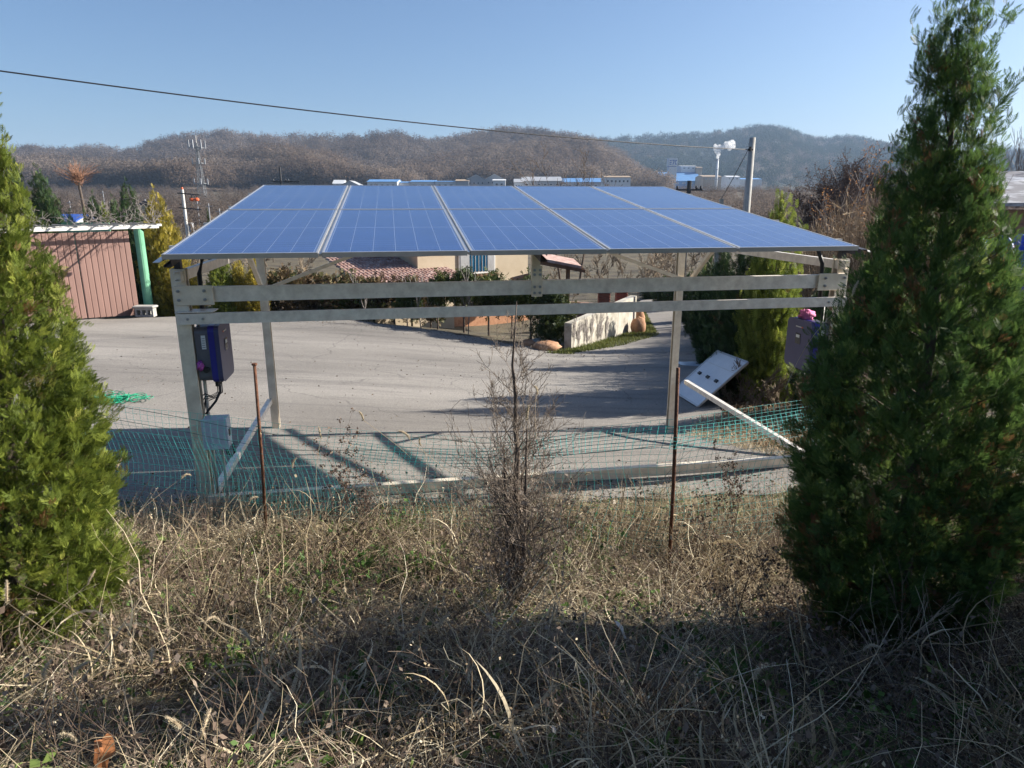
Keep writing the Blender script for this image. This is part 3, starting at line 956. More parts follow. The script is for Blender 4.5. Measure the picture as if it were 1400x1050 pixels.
def bare_tree(name, label, x, y, H, seed, material, twig_material=None, rmin=.004, group=None, split=2, leaves=None, cat='tree', n=4, z=None, **kw):
    r = np.random.default_rng(seed)
    z = g1(x, y) - .03 if z is None else z
    e = thing(name, label, cat, (x, y, z), group, local=True)
    P0, P1, R0, R1, lv = bare(r, (0, 0, 0), H, **kw)
    R0, R1 = np.maximum(R0, rmin), np.maximum(R1, rmin * .7)
    a = lv < split
    V, F = segs_mesh(P0[a], P1[a], R0[a], R1[a], 6)
    np_mesh('trunk', V, F, material, e, smooth=True)
    V, F = segs_mesh(P0[~a], P1[~a], R0[~a], R1[~a], n if n < 4 else 3)
    np_mesh('twigs', V, F, twig_material or material, e)
    if leaves:
        cnt, size, lm = leaves
        tip = P1[lv >= lv.max() - 1]
        k = r.integers(0, len(tip), cnt)
        TV = np.array([(0, 0, 0), (.3, .1, .5), (0, 0, 1), (-.3, .1, .5)])
        V, F = scatter(TV, [[0, 1, 2, 3]], tip[k] + r.normal(0, size * .5, (cnt, 3)), frames(r.normal(0, 1, (cnt, 3)) + [0, 0, -.4], rng=r), size * r.uniform(.5, 1.2, cnt))
        np_mesh('leaves', V, F, lm, e, rnd=rep(r.uniform(0, 1, cnt), 4))
    return e

# ------------------------------------------------------------------ two big thujas on the bank
RP = [(0, .4), (.06, .68), (.16, .9), (.33, 1), (.5, .94), (.62, .62), (.72, .43), (.82, .31), (.9, .2), (.96, .12), (1, .03)]
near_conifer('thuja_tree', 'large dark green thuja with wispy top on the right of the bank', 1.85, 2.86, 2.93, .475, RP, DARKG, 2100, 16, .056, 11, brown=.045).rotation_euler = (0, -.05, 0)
LP = [(0, .65), (.06, .95), (.13, 1), (.25, .97), (.38, .87), (.56, .56), (.65, .38), (.75, .23), (.88, .1), (1, .02)]
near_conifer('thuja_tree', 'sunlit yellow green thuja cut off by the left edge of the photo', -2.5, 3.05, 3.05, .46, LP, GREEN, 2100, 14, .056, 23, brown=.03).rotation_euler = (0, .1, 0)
# wispy leading shoots on the right thuja
tr = [o for o in COL.objects if o.name == 'thuja_tree'][0]
r = np.random.default_rng(4)
sp0, sd0 = [], []
for i in range(26):
    a = r.uniform(0, 6.28); hz = r.uniform(2.0, 2.72); rr = .5 * np.interp(hz / 2.93, [p[0] for p in RP], [p[1] for p in RP])
    b = np.array([rr * math.cos(a) * .7, rr * math.sin(a) * .7, hz])
    d = norm(np.array([math.cos(a) * .35, math.sin(a) * .35, 1.0]) + r.normal(0, .12, 3))
    ln = r.uniform(.16, .34)
    for k in range(14):
        t = k / 13
        sp0.append(b + d * ln * t); sd0.append(d + r.normal(0, .45, 3))
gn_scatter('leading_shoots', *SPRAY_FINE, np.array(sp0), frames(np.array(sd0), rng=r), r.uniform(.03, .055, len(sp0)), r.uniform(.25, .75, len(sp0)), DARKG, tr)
# next of the row, then two unseen ones added to shade the bank
conifer('dark green thuja outside the right edge of the photo', 5.1, 3.6, 2.6, .55, 'dark', 1)
conifer('unseen dark green thuja added to shade the lower bank, farther one', 3.9, 2.5, 3.2, .58, 'dark', 1)
conifer('unseen dark green thuja added to shade the lower bank, nearer one', 3.5, 2.0, 2.9, .6, 'dark', 1)

# ------------------------------------------------------------------ dead thuja in the middle of the bank
DEADT = leaf_mat('dead_twigs', [(.09, .07, .055), (.19, .15, .12), (.3, .25, .2), (.42, .36, .29)], .85, .15, .2)
DX, DY = .02, 3.12
r = np.random.default_rng(31)
e = thing('dead_shrub', 'bare grey brown dead thuja standing in the middle of the bank', 'shrub', (DX, DY, g1(DX, DY)), local=True)
P0, P1, R0, R1 = [], [], [], []
def dead_branch(p, d, ln, rad, lev):
    pts = [p]
    ns = 4
    for i in range(ns):
        d = norm(d + r.normal(0, .16, 3) + np.array([0, 0, .1]))
        pts.append(pts[-1] + d * ln / ns)
        P0.append(pts[-2]); P1.append(pts[-1]); R0.append(rad * (1 - .2 * i)); R1.append(rad * (1 - .2 * (i + 1)))
    if lev < 3:
        for k in range([0, 7, 5][lev] if lev else 0):
            i = r.integers(1, ns + 1)
            nd = norm(d * .75 + r.normal(0, .5, 3) + [0, 0, .15])
            dead_branch(pts[i] + 0, nd, ln * r.uniform(.3, .55), rad * .55, lev + 1)
TH = 1.62
for i in range(105):
    h = r.uniform(.06, 1) ** 1.7 * 1.45
    a = r.uniform(0, 6.28)
    el = r.uniform(.5, 1.2)
    d = np.array([math.cos(a) * math.cos(el), math.sin(a) * math.cos(el), math.sin(el)])
    ln = (.44 * (1 - h / 1.6) + .1) * r.uniform(.6, 1.1)
    dead_branch(np.array([0, 0, h]), d, ln, .0045 * (1 - h / 2.2), 1)
P0, P1, R0, R1 = map(np.array, (P0, P1, R0, R1))
V, F = segs_mesh(P0, P1, np.maximum(R0, .0011), np.maximum(R1, .0008), 3)
np_mesh('twigs', V, F, DEADT, e, rnd=rep(r.uniform(0, .7, len(P0)), 6))
MB().tube([(r.normal(0, .006), r.normal(0, .006), TH * t) for t in np.linspace(-.03, 1, 12)], [.026 * (1 - .93 * t) for t in np.linspace(0, 1, 12)], 8).build('trunk', M['bark'], e, smooth=True)
for k, (x, y) in enumerate(((.035, -.02), (-.04, .03), (.02, .05))):
    MB().tube([(x * .6, y * .6, 0), (x, y, .25), (x * 1.3, y * 1.3, .6), (x * 1.5, y * 1.7, 1.05 - .15 * k)], [.014, .012, .009, .003], 7).build('stem', M['bark'], e, smooth=True)
# dry shredded leaf scraps caught on the lower half
n = 1500
k = r.integers(0, len(P1), n)
k = k[P1[k][:, 2] < .8]
n = len(k)
V, F = scatter(*SPRAY_LOW, P1[k] + r.normal(0, .02, (n, 3)), frames(r.normal(0, 1, (n, 3)) + [0, 0, .2], rng=r), r.uniform(.01, .03, n))
np_mesh('dead_foliage', V, F, DEADT, e, rnd=rep(r.uniform(0, 1, n), len(SPRAY_LOW[0])))

# ------------------------------------------------------------------ weeds on the bank
STRAW = leaf_mat('dry_straw', [(.08, .055, .035), (.22, .165, .1), (.41, .325, .2), (.57, .475, .32), (.7, .63, .47)], .75, .25, .25)
GRASS = leaf_mat('green_weeds', [(.03, .07, .015), (.06, .125, .025), (.11, .19, .045), (.19, .26, .07)], .6, .3, .3)
BROWNW = leaf_mat('brown_weeds', [(.045, .03, .024), (.1, .068, .05), (.17, .125, .095), (.27, .21, .16)], .85, .15, .2)
def blade(nseg, w, curl):
    V, F = [], []
    x = z = 0.0
    a = 0.0
    for i in range(nseg + 1):
        t = i / nseg
        ww = w * (1 - t) ** .6 + .0015
        V += [(-ww, x, z), (ww, x, z)]
        a += curl / nseg
        x += math.sin(a) / nseg
        z += math.cos(a) / nseg
    for i in range(nseg):
        F.append((2 * i, 2 * i + 1, 2 * i + 3, 2 * i + 2))
    return np.array(V), np.array(F)
_cr = np.random.default_rng(909)
CLX, CLY = _cr.uniform(-4.4, 4.6, 150), _cr.uniform(1.2, 5.3, 150)
CLH = _cr.uniform(.55, 1.7, 150)
def clump_points(n, r):
    k = r.integers(0, 150, n)
    return CLX[k] + r.normal(0, .17, n), np.minimum(CLY[k] + r.normal(0, .13, n), 5.7), CLH[k], k
def bank_points(n, r, x0=-5.2, x1=5.4, y0=.95, y1=5.75, edge=True):
    y = y0 + (y1 - y0) * r.uniform(0, 1, n) ** .9
    x = r.uniform(x0, x1, n) * np.clip(.45 + y * .18, .5, 1)
    return x, y
def blades(name, label, n, r, m, lo, hi, curl, tilt, wid, rn, zoff=.05, keep=None):
    Vs, Fs, Rs = [], [], []
    off = 0
    for j, cu in enumerate(curl):
        x, y = bank_points(n // len(curl), r)
        if keep is not None:
            q_ = keep(x, y, r); x, y = x[q_], y[q_]
        nn = len(x)
        az = r.uniform(0, 6.28, nn) 
        az = np.where(r.uniform(0, 1, nn) < .5, r.normal(3.6, .8, nn), az)
        tl = r.uniform(*tilt, nn)
        D = np.stack([np.cos(az) * np.sin(tl), np.sin(az) * np.sin(tl), np.cos(tl)], 1)
        P = np.stack([x, y, g(x, y) + r.uniform(-.02, zoff, nn) * np.clip((6 - y) / 2, .25, 1)], 1)
        ln = r.uniform(lo, hi, nn) * np.where(y > 4.9, .7, 1)
        S_ = np.stack([r.uniform(*wid, nn), ln, ln], 1)
        V, F = scatter(*blade(4, 1.0, cu), P, frames(D, rng=r), S_)
        Vs.append(V); Fs.append(F + off); off += len(V)
        base = .5 + .22 * vnoise(x * 1.8, y * 1.8, 9)
        Rs.append(rep(np.clip(base + r.normal(rn, .2, nn), 0, 1), 10))
    o = np_mesh(name, np.concatenate(Vs), np.concatenate(Fs), m, rnd=np.concatenate(Rs))
    return tag(o, label, 'grass', kind='stuff')
r = np.random.default_rng(77)
def tufts(name, label, n, per, m, lo, hi, wid, rn, seed, keep=None, curl=(.8, 1.6, 2.5), tl=(.1, 1.1)):
    r = np.random.default_rng(seed)
    x, y = bank_points(n, r)
    if keep is not None:
        q_ = keep(x, y, r); x, y = x[q_], y[q_]
    n = len(x)
    wind = r.normal(3.4, 1.2, n)
    tone = np.clip(r.normal(rn, .2, n), 0, 1)
    big = r.uniform(.6, 1.25, n)
    Vs, Fs, Rs = [], [], []
    off = 0
    for cu in curl:
        k = np.repeat(np.arange(n), per // len(curl))
        nn = len(k)
        az = np.where(r.uniform(0, 1, nn) < .6, r.normal(wind[k], .7), r.uniform(0, 6.28, nn))
        t = r.uniform(*tl, nn)
        D = np.stack([np.cos(az) * np.sin(t), np.sin(az) * np.sin(t), np.cos(t)], 1)
        px, py = x[k] + r.normal(0, .04, nn), y[k] + r.normal(0, .035, nn)
        P = np.stack([px, py, g(px, py) - .01], 1)
        ln = r.uniform(lo, hi, nn) * big[k] * np.where(py > 4.7, .65, 1)
        # blades curl over towards their lean
        M3 = frames(D, np.zeros(nn))
        out = np.stack([np.cos(az), np.sin(az), np.zeros(nn)], 1)
        B_ = norm(out - D * np.sum(out * D, 1, keepdims=True))
        A_ = np.cross(B_, D)
        M3 = np.stack([A_, B_, D], 2)
        V, F = scatter(*blade(5, 1.0, cu), P, M3, np.stack([r.uniform(*wid, nn), ln, ln], 1))
        V = V + r.normal(0, .0025, V.shape)
        Vs.append(V); Fs.append(F + off); off += len(V)
        Rs.append(rep(np.clip(tone[k] + r.normal(0, .15, nn), 0, 1), 12))
    return tag(np_mesh(name, np.concatenate(Vs), np.concatenate(Fs), m, rnd=np.concatenate(Rs)), label, 'grass', kind='stuff')
def tangle(seed, n, spread, lo, hi, wid, rise, flakes=0, droop=.5, fl=(.006, .014)):
    """a clump of kinked stems; returns verts, quads, per-vertex tone offset"""
    r = np.random.default_rng(seed)
    V, F, T = [], [], []
    for i in range(n):
        a = r.uniform(0, 6.283)
        p = np.array([math.cos(a), math.sin(a), 0]) * spread * math.sqrt(r.uniform(0, 1))
        p[2] = r.uniform(0, .03)
        el = r.uniform(*rise)
        az = r.uniform(0, 6.283)
        d = np.array([math.cos(az) * math.cos(el), math.sin(az) * math.cos(el), math.sin(el)])
        ln = r.uniform(lo, hi)
        w = r.uniform(*wid)
        sd = norm(np.cross(d, r.normal(0, 1, 3)))
        t0 = r.normal(0, .24)
        b = len(V)
        ns = 6
        kink = r.integers(1, ns + 3)
        pts = []
        for j in range(ns + 1):
            ww = w * (1 - .75 * j / ns)
            V += [p - sd * ww, p + sd * ww]
            T += [t0, t0]
            pts.append(p)
            if j == kink:
                d = norm(d + r.normal(0, 1.1, 3))
            d = norm(d + r.normal(0, .16, 3) - np.array([0, 0, droop * .35]) * (j / ns))
            p = p + d * ln / ns
            if p[2] < .006:
                p[2] = .006; d[2] = abs(d[2]) * .4
        F += [(b + 2 * j, b + 2 * j + 1, b + 2 * j + 3, b + 2 * j + 2) for j in range(ns)]
        for k in range(flakes):
            q = pts[r.integers(2, ns + 1)] + r.normal(0, .006, 3)
            u_ = norm(r.normal(0, 1, 3)); v_ = norm(np.cross(u_, r.normal(0, 1, 3)))
            sz = r.uniform(*fl)
            b = len(V)
            V += [q, q + u_ * sz * .5 + v_ * sz * .35, q + u_ * sz + v_ * r.normal(0, .1) * sz, q + u_ * sz * .5 - v_ * sz * .35]
            tt = t0 + r.normal(0, .12)
            T += [tt] * 4
            F.append((b, b + 1, b + 2, b + 3))
    return np.array(V), np.array(F), np.array(T)
def tangles(name, label, n, tmpl, m, tone, seed, sc=(.6, 1.25), keep=None, cat='grass'):
    r = np.random.default_rng(seed)
    for i, (TV_, TF_, TT_) in enumerate(tmpl):
        nn_ = n // len(tmpl)
        x, y = bank_points(nn_, r)
        x2, y2, h2, k2 = clump_points(nn_, r)
        cl = r.uniform(0, 1, nn_) < .68
        x, y = np.where(cl, x2, x), np.where(cl, y2, y)
        mound = np.where(cl, h2, .5) * np.where(y > 4.9, .6, 1)
        if keep is not None:
            q_ = keep(x, y, r); x, y, mound = x[q_], y[q_], mound[q_]
        k = len(x)
        s_ = r.uniform(*sc, k)
        tn = np.clip(tone + .16 * vnoise(x * 1.6, y * 1.6, 9) + r.normal(0, .17, k) + np.where((y > 3.9) & (x < .3), .1, 0), .02, .98)  # last term paints the sunlit upper left strip as a paler tone
        o = gn_scatter(name, TV_, TF_, np.stack([x, y, g(x, y) - .008], 1), np.stack([r.normal(0, .14, k), r.normal(0, .14, k), r.uniform(0, 6.28, k)], 1), np.stack([s_, s_, s_ * mound], 1), tn, m, tone=TT_)
        tag(o, label, cat, kind='stuff')
STR = [tangle(500 + i, 34, .15, .14, .55, (.0009, .0028), (-.1, .85)) for i in range(5)]
UPR = [tangle(520 + i, 13, .1, .2, .5, (.0009, .0018), (.5, 1.35), 7, .35) for i in range(4)]
BRN = [tangle(540 + i, 24, .13, .1, .38, (.001, .0024), (-.1, .9), 9, .5, (.009, .026)) for i in range(3)]
GRN = [tangle(560 + i, 18, .1, .06, .2, (.0012, .0026), (.1, 1.1), 6, .7, (.014, .04)) for i in range(3)]
tangles('dry_grass', 'tangled pale dry stalks covering the bank', 1500, STR, STRAW, .52, 601)
def broad(seed):
    r = np.random.default_rng(seed)
    Vs, Fs, Ts, off = [], [], [], 0
    for i in range(7):
        cu = r.uniform(1.2, 3.4)
        TVb_, TFb_ = blade(7, 1.0, cu)
        TVb_ = TVb_ * [r.uniform(.003, .0055), 1, 1] * [1, .26, .26] * r.uniform(.6, 1.3)
        TVb_[:, 0] *= 1.3
        az = r.uniform(0, 6.28)
        M3 = frames(np.array([[math.cos(az) * .8, math.sin(az) * .8, r.uniform(.2, 1)]]), np.array([r.uniform(0, 6.28)]))[0]
        V = TVb_ @ M3.T + [r.normal(0, .06), r.normal(0, .06), r.uniform(.02, .1)]
        Vs.append(V); Fs.append(TFb_ + off); off += len(V); Ts.append(np.full(len(V), r.normal(0, .1)))
    return np.concatenate(Vs), np.concatenate(Fs), np.concatenate(Ts)
BRD = [broad(580 + i) for i in range(4)]
tangles('curled_blades', 'broad curled pale leaf blades among the dead stalks', 300, BRD, STRAW, .62, 605, (.6, 1.2))
tangles('brown_weeds', 'withered brown weeds with shrivelled leaves over the bank', 1100, BRN, BROWNW, .6, 602, cat='weeds')
tangles('standing_stalks', 'standing dry weed stalks with crumpled leaves on the bank', 560, UPR, STRAW, .3, 603, (.5, 1.35), cat='weeds')
blades('dry_grass_litter', 'short brown grass litter between the weeds on the bank', 18000, r, BROWNW, .04, .16, (.6, 2.2), (.7, 1.7), (.0013, .0034), .05, .07)
blades('matted_straw', 'fine matted straw lying between the tussocks', 14000, r, STRAW, .05, .22, (.9, 1.8, 2.8), (.5, 1.6), (.0009, .002), -.12, .1)
def pale_strip(x, y, r):
    return (y > 4.0) & (r.uniform(0, 1, len(x)) < np.clip((y - 3.8) / 1.0, 0, 1) * np.where(x < -.6, 1, .55))
blades('pale_grass', 'dry grass along the edge of the lot, sunlight put into its pale tone', 34000, r, STRAW, .06, .24, (.3, 1.2, 2.2), (.3, 1.45), (.0011, .0024), .32, .06, pale_strip)  # paler straw tone stands in for sunlight on this strip
def green_patch(x, y, r):
    return (vnoise(x * 1.5 + 3, y * 1.9, 21) + r.normal(0, .3, len(x)) > .05)
tangles('green_weeds', 'green weeds growing through the dead stalks', 1500, GRN, GRASS, .5, 604, (.6, 1.3), green_patch, 'weeds')
# ragged grass over the edge of the lot
def lot_edge(n, seed, label, name, m, rn):
    r = np.random.default_rng(seed)
    x = r.uniform(-6, 3.6, n)
    y = np.interp(x, [-18, -4, -2.8, 3.1, 3.3], [5.0, 5.2, 5.42, 6.0, 7.0]) + r.normal(-.22, .2, n) + .1 * np.sin(x * 5) + .06 * np.sin(x * 13)
    per = 26
    k = np.repeat(np.arange(n), per)
    nn = len(k)
    px, py = x[k] + r.normal(0, .05, nn), y[k] + r.normal(0, .04, nn)
    D = norm(r.normal(0, .75, (nn, 3)) + [0, 0, .8])
    ln = r.uniform(.05, .2, nn) * r.uniform(.5, 1.2, n)[k]
    V, F = scatter(*blade(4, 1.0, 1.3), np.stack([px, py, g(px, py)], 1), frames(D, rng=r), np.stack([r.uniform(.0011, .0024, nn), ln, ln], 1))
    return tag(np_mesh(name, V, F, m, rnd=rep(np.clip(r.normal(rn, .2, nn), 0, 1), 10)), label, 'grass', kind='stuff')
def bright_band(x, y, r):
    return (y > 3.9) & (y < 5.5) & (r.uniform(0, 1, len(x)) < np.where(x < -.2, .95, .5))
tufts('sun_toned_tussocks', 'tussocks in the sunny strip below the lot, sunlight put into their pale colour', 1100, 30, STRAW, .07, .24, (.001, .0022), .78, 405, bright_band)  # brightness of the sunny strip is put into the straw colour
lot_edge(900, 71, 'ragged bleached grass spilling over the near edge of the lot', 'lot_edge_grass', STRAW, .68)
lot_edge(220, 72, 'green grass at the near edge of the lot', 'lot_edge_green', GRASS, .6)
# low green leaves
n = 14000
x, y = bank_points(n, r)
q_ = vnoise(x * 1.7 - 2, y * 2.0, 33) + r.normal(0, .3, n) > .25
x, y = x[q_], y[q_]
n = len(x)
TV = np.array([(0, 0, 0), (.36, .05, .35), (.3, .1, .75), (0, .02, 1), (-.3, .1, .75), (-.36, .05, .35)])
V, F = scatter(TV, [[0, 1, 2, 3], [0, 3, 4, 5]], np.stack([x, y, g(x, y) + r.uniform(0, .09, n)], 1), frames(r.normal(0, 1, (n, 3)) + [0, -.3, .5], rng=r), r.uniform(.014, .045, n))
tag(np_mesh('green_leaves', V, F, GRASS, rnd=rep(r.uniform(0, .9, n), 6)), 'low green leaves among the dead weeds on the bank', 'weeds', kind='stuff')
# brown shrivelled leaves
n = 14000
x, y = bank_points(n, r)
V, F = scatter(TV * [1, 3, 1], [[0, 1, 2, 3], [0, 3, 4, 5]], np.stack([x, y, g(x, y) + r.uniform(0, .14, n) * np.clip((5.6 - y) / 2, .1, 1)], 1), frames(r.normal(0, 1, (n, 3)), rng=r), r.uniform(.008, .026, n))
tag(np_mesh('withered_leaves', V, F, BROWNW, rnd=rep(r.uniform(0, 1, n), 6)), 'withered brown leaves scattered through the weeds', 'leaves', kind='stuff')
# fine branching dead stalks
Ps = [[], [], [], []]
for i in range(480):
    x, y = bank_points(1, r, -4.6, 4.8, 1.3, 5.5)
    x, y = float(x[0]), float(y[0])
    a = bare(r, (x, y, g1(x, y)), r.uniform(.15, .42), 2, (3, 6), .6, r.uniform(.0016, .003), .2, .2, (r.normal(-.3, .7), r.normal(-.1, .6)))
    for k in range(4): Ps[k].append(a[k])
P0, P1, R0, R1 = [np.concatenate(q_) for q_ in Ps]
V, F = segs_mesh(P0, P1, np.maximum(R0, .0009), np.maximum(R1, .0007), 3)
tag(np_mesh('dead_stalks', V, F, BROWNW, rnd=rep(r.uniform(.2, 1, len(P0)), 6)), 'fine branching dead stalks tangled over the bank', 'weeds', kind='stuff')

TANW = mat('dead_stalk_tan', (.26, .2, .13), (.42, .34, .24), 30, .85)
# foxtail seed heads, each its own plant
r = np.random.default_rng(12)
def foxtail_meshes(seed, bend):
    r2 = np.random.default_rng(seed)
    n = 460
    u = r2.uniform(0, 1, n)
    L_ = .085
    ang = bend * u
    cx_ = L_ * (1 - np.cos(ang)) / bend
    cz_ = L_ * np.sin(ang) / bend
    T = np.stack([np.sin(ang), 0 * ang, np.cos(ang)], 1)
    D = norm(T * .55 + r2.normal(0, .55, (n, 3)))
    TV_ = np.array([(-.07, 0, 0), (.07, 0, 0), (0, 0, 1)])
    V, F = scatter(TV_, [[0, 1, 2]], np.stack([cx_, 0 * cx_, cz_], 1), frames(D, rng=r2), r2.uniform(.008, .017, n) * np.sin(np.pi * np.clip(u * .9 + .08, 0, 1)) ** .4)
    return V, F, rep(r2.uniform(.55, 1, n), 3)
FX = []
for b in (.5, 1.2, 2.0):
    V, F, rv = foxtail_meshes(int(b * 10), b)
    o = np_mesh('seed_head', V, F, STRAW, rnd=rv)
    s_ = MB()
    pts = [(0, 0, 0)]
    st_ = [( -.32 + .32 * t, .06 * math.sin(3 * t), -.5 * (1 - t) ** 1.0 - .0) for t in np.linspace(0, 1, 8)]
    core = [(.085 * (1 - math.cos(b * t)) / b, 0, .085 * math.sin(b * t) / b) for t in np.linspace(0, .95, 6)]
    so = s_.tube(st_ + core[1:], [.0013] * 8 + [.0045] * 4 + [.002], 5).build('stem', TANW)
    FX.append((o.data, so.data))
    bpy.data.objects.remove(o); bpy.data.objects.remove(so)
FOX_PX = [(1165, 405, 2.75), (160, 640, 3.4), (248, 655, 3.6), (405, 800, 3.0), (575, 610, 3.9), (150, 640, 3.6), (497, 575, 4.2), (400, 640, 4.0), (735, 540, 3.05), (720, 575, 2.95), (560, 600, 3.6),
          (180, 800, 2.7), (120, 800, 2.6), (470, 810, 2.6), (300, 850, 2.4), (230, 860, 2.35), (95, 930, 2.0), (210, 890, 2.2), (560, 905, 2.15), (60, 930, 1.95), (345, 880, 2.2), (250, 1000, 1.75), (275, 1010, 1.7),
          (80, 1010, 1.7), (455, 930, 2.0), (600, 860, 2.3), (1180, 890, 2.2), (1150, 720, 3.0), (800, 650, 3.9), (340, 690, 4.1), (440, 600, 4.2), (650, 690, 3.9), (30, 850, 2.2), (10, 825, 2.3), (430, 870, 2.25), (1030, 930, 1.95), (330, 930, 2.0), (520, 850, 2.4)]
for i, (u, v, Y) in enumerate(FOX_PX):
    p = at(u, v, Y)
    x, y, z = p
    zz = max(z, g1(x, y) + .08)
    e = thing('foxtail_grass', 'dried foxtail grass with a pale bristly seed head on the weedy bank', 'grass', (x, y, zz), 'dried foxtail heads on the bank', local=True)
    a, b = FX[i % 3]
    link_mesh('stem', b, None, e)
    link_mesh('seed_head', a, None, e)
    sc = random.uniform(.75, 1.15) 
    e.scale = (sc, sc, sc)
    e.rotation_euler = (random.uniform(-.3, .3), random.uniform(-.2, .6), random.uniform(0, 6.28))

# single tall weeds and branches one can pick out
def weed(name, label, u, v, Y, H, seed, lean, leaves=None, m=None, levels=2, kids=(5, 8), spread=.45, r0=.004, cat='weed', **kw):
    p = at(u, v, Y)
    return bare_tree(name, label, float(p[0]), float(p[1]), H, seed, m or BRW, None, .0009, None, 1, leaves, cat, 3, levels=levels, kids=kids, spread=spread, r0=r0, lean=lean, **kw)
BRW = mat('dead_stalk_brown', (.06, .04, .03), (.13, .09, .065), 30, .9)
weed('dried_weed', 'dark brown dried weed leaning right in front of the left rusty rod', 425, 690, 4.5, .72, 3, (.55, .1), (900, .02, BROWNW))
weed('dried_weed', 'dark drooping seed stalk right of the right rusty rod', 985, 770, 4.0, .62, 5, (.25, .1), (800, .02, BROWNW))
weed('dried_weed', 'thin upright dead stalk beside the right thuja', 1075, 770, 3.6, .5, 8, (.2, 0), (120, .014, BROWNW))
weed('dried_weed', 'bushy brown dead weed between the left rod and the dead shrub', 500, 760, 4.1, .45, 9, (-.1, 0), (700, .018, BROWNW), kids=(7, 9), spread=.7)
weed('dried_weed', 'dark tangled dead weed in front of the right rod', 1000, 850, 3.0, .4, 10, (.3, .1), (600, .016, BROWNW), kids=(7, 9), spread=.7)
weed('dead_branch', 'pale forked dead branch slanting up in front of the right thuja', 1110, 880, 2.35, .62, 14, (1.25, .1), None, TANW, 2, (5, 7), .3, .0045, 'branch', upb=.0, first=.55, shrink=.28)
weed('dead_branch', 'long pale reed stalk bending over the bank at lower left', 20, 960, 1.95, .95, 15, (1.1, .9), None, TANW, 1, (2, 3), .3, .003, 'branch', upb=-.15, first=.6, shrink=.3)
weed('dead_branch', 'straight tan stalk lying diagonally at lower left centre', 215, 1020, 1.7, .35, 16, (-.9, .5), None, TANW, 1, (1, 2), .3, .0028, 'branch', upb=0, first=.6, shrink=.3)
weed('dead_branch', 'long thin stalk lying across the weeds right of centre', 1230, 985, 1.8, .7, 17, (-2.4, .9), None, TANW, 1, (2, 3), .3, .0022, 'branch', upb=0, first=.6, shrink=.3)
for i in range(26):
    u, v = random.uniform(150, 1330), random.uniform(690, 1000)
    Y = np.interp(v, [690, 800, 900, 1000], [4.9, 3.6, 2.5, 1.9])
    weed('dry_stem', 'long pale dry grass stem bent over the matted weeds', u, v, Y, random.uniform(.3, .6), 100 + i, (random.uniform(-1, 1), random.uniform(-.6, .6)), None, TANW, 1, (1, 3), .4, .0022, 'grass', upb=-.1)
    pass
for o in COL.objects:
    if o.name.startswith('dry_stem'): o['group'] = 'long dry stems on the bank'
def flat_leaf(name, label, p, size, material, rot, cat='leaf'):
    V = []
    n = 12
    for i in range(n):
        a = 2 * math.pi * i / n
        rr = 1 + .18 * math.sin(5 * a + 1) + .1 * math.sin(3 * a)
        V.append((size * .55 * rr * math.cos(a), size * rr * math.sin(a), size * .25 * math.cos(2 * a) * .5))
    V.append((0, 0, size * .12))
    F = [(i, (i + 1) % n, n) for i in range(n)]
    V2 = V + [(a, b, c - .0012) for a, b, c in V]
    F2 = F + [(n + 1 + (i + 1) % n, n + 1 + i, 2 * n + 1) for i in range(n)]
    me = bpy.data.meshes.new(name); me.from_pydata(V2, [], F2); me.update()
    o = link_mesh(name, me, material)
    o.location = p; o.rotation_euler = rot
    return tag(o, label, cat)
M['deadleaf'] = mat('orange_dead_leaf', (.28, .1, .035), (.42, .18, .07), 40, .8)
M['paleleaf'] = mat('bleached_leaf', (.5, .46, .4), (.66, .63, .58), 30, .8)
def onbank(u, v, Y, dz):
    p = at(u, v, Y); return (p[0], p[1], max(p[2], g1(p[0], p[1]) + dz))
flat_leaf('fallen_leaf', 'large orange brown dead leaf at the bottom left', onbank(142, 1028, 1.68, .1), .05, M['deadleaf'], (1.1, .2, .3))
flat_leaf('fallen_leaf', 'large bleached white leaf on the weeds right of the dead shrub', onbank(848, 872, 2.6, .14), .045, M['paleleaf'], (.9, .3, 1.2))
flat_leaf('fallen_leaf', 'small bluish white leaf low on the shaded bank', onbank(757, 1003, 1.85, .1), .014, M['paleleaf'], (.8, .1, .4))

# ------------------------------------------------------------------ rusty rods and net
for (u0, v0, Y0, u1, v1, lab) in ((365, 745, 4.75, 348, 500, 'rusty iron rod with a flattened head left of the dead shrub'), (914, 787, 4.05, 927, 503, 'plain rusty iron rod right of the dead shrub')):
    a, b = at(u0, v0, Y0), at(u1, v1, Y0 + .02)
    a[2] = g1(a[0], a[1]) - .1
    e = thing('iron_rod', lab, 'rod', a, group='rusty rods holding the net')
    MB().tube([a, a * .5 + b * .5 + np.array([.006, 0, 0]), b], [.0125, .0125, .012], 8).build('shaft', M['rust'], e, smooth=True)
    if u0 < 500:
        MB().tube([b, b + np.array([0, 0, .006]), b + np.array([0, 0, .018])], [.013, .021, .018], 10).build('head', M['rust'], e)
    MB().tube([a + (b - a) * .66 + np.array([.02 * math.cos(t), .02 * math.sin(t), .004 * t]) for t in np.linspace(0, 12, 24)], .002, 4).build('tie_wire', M['netdark'], e)

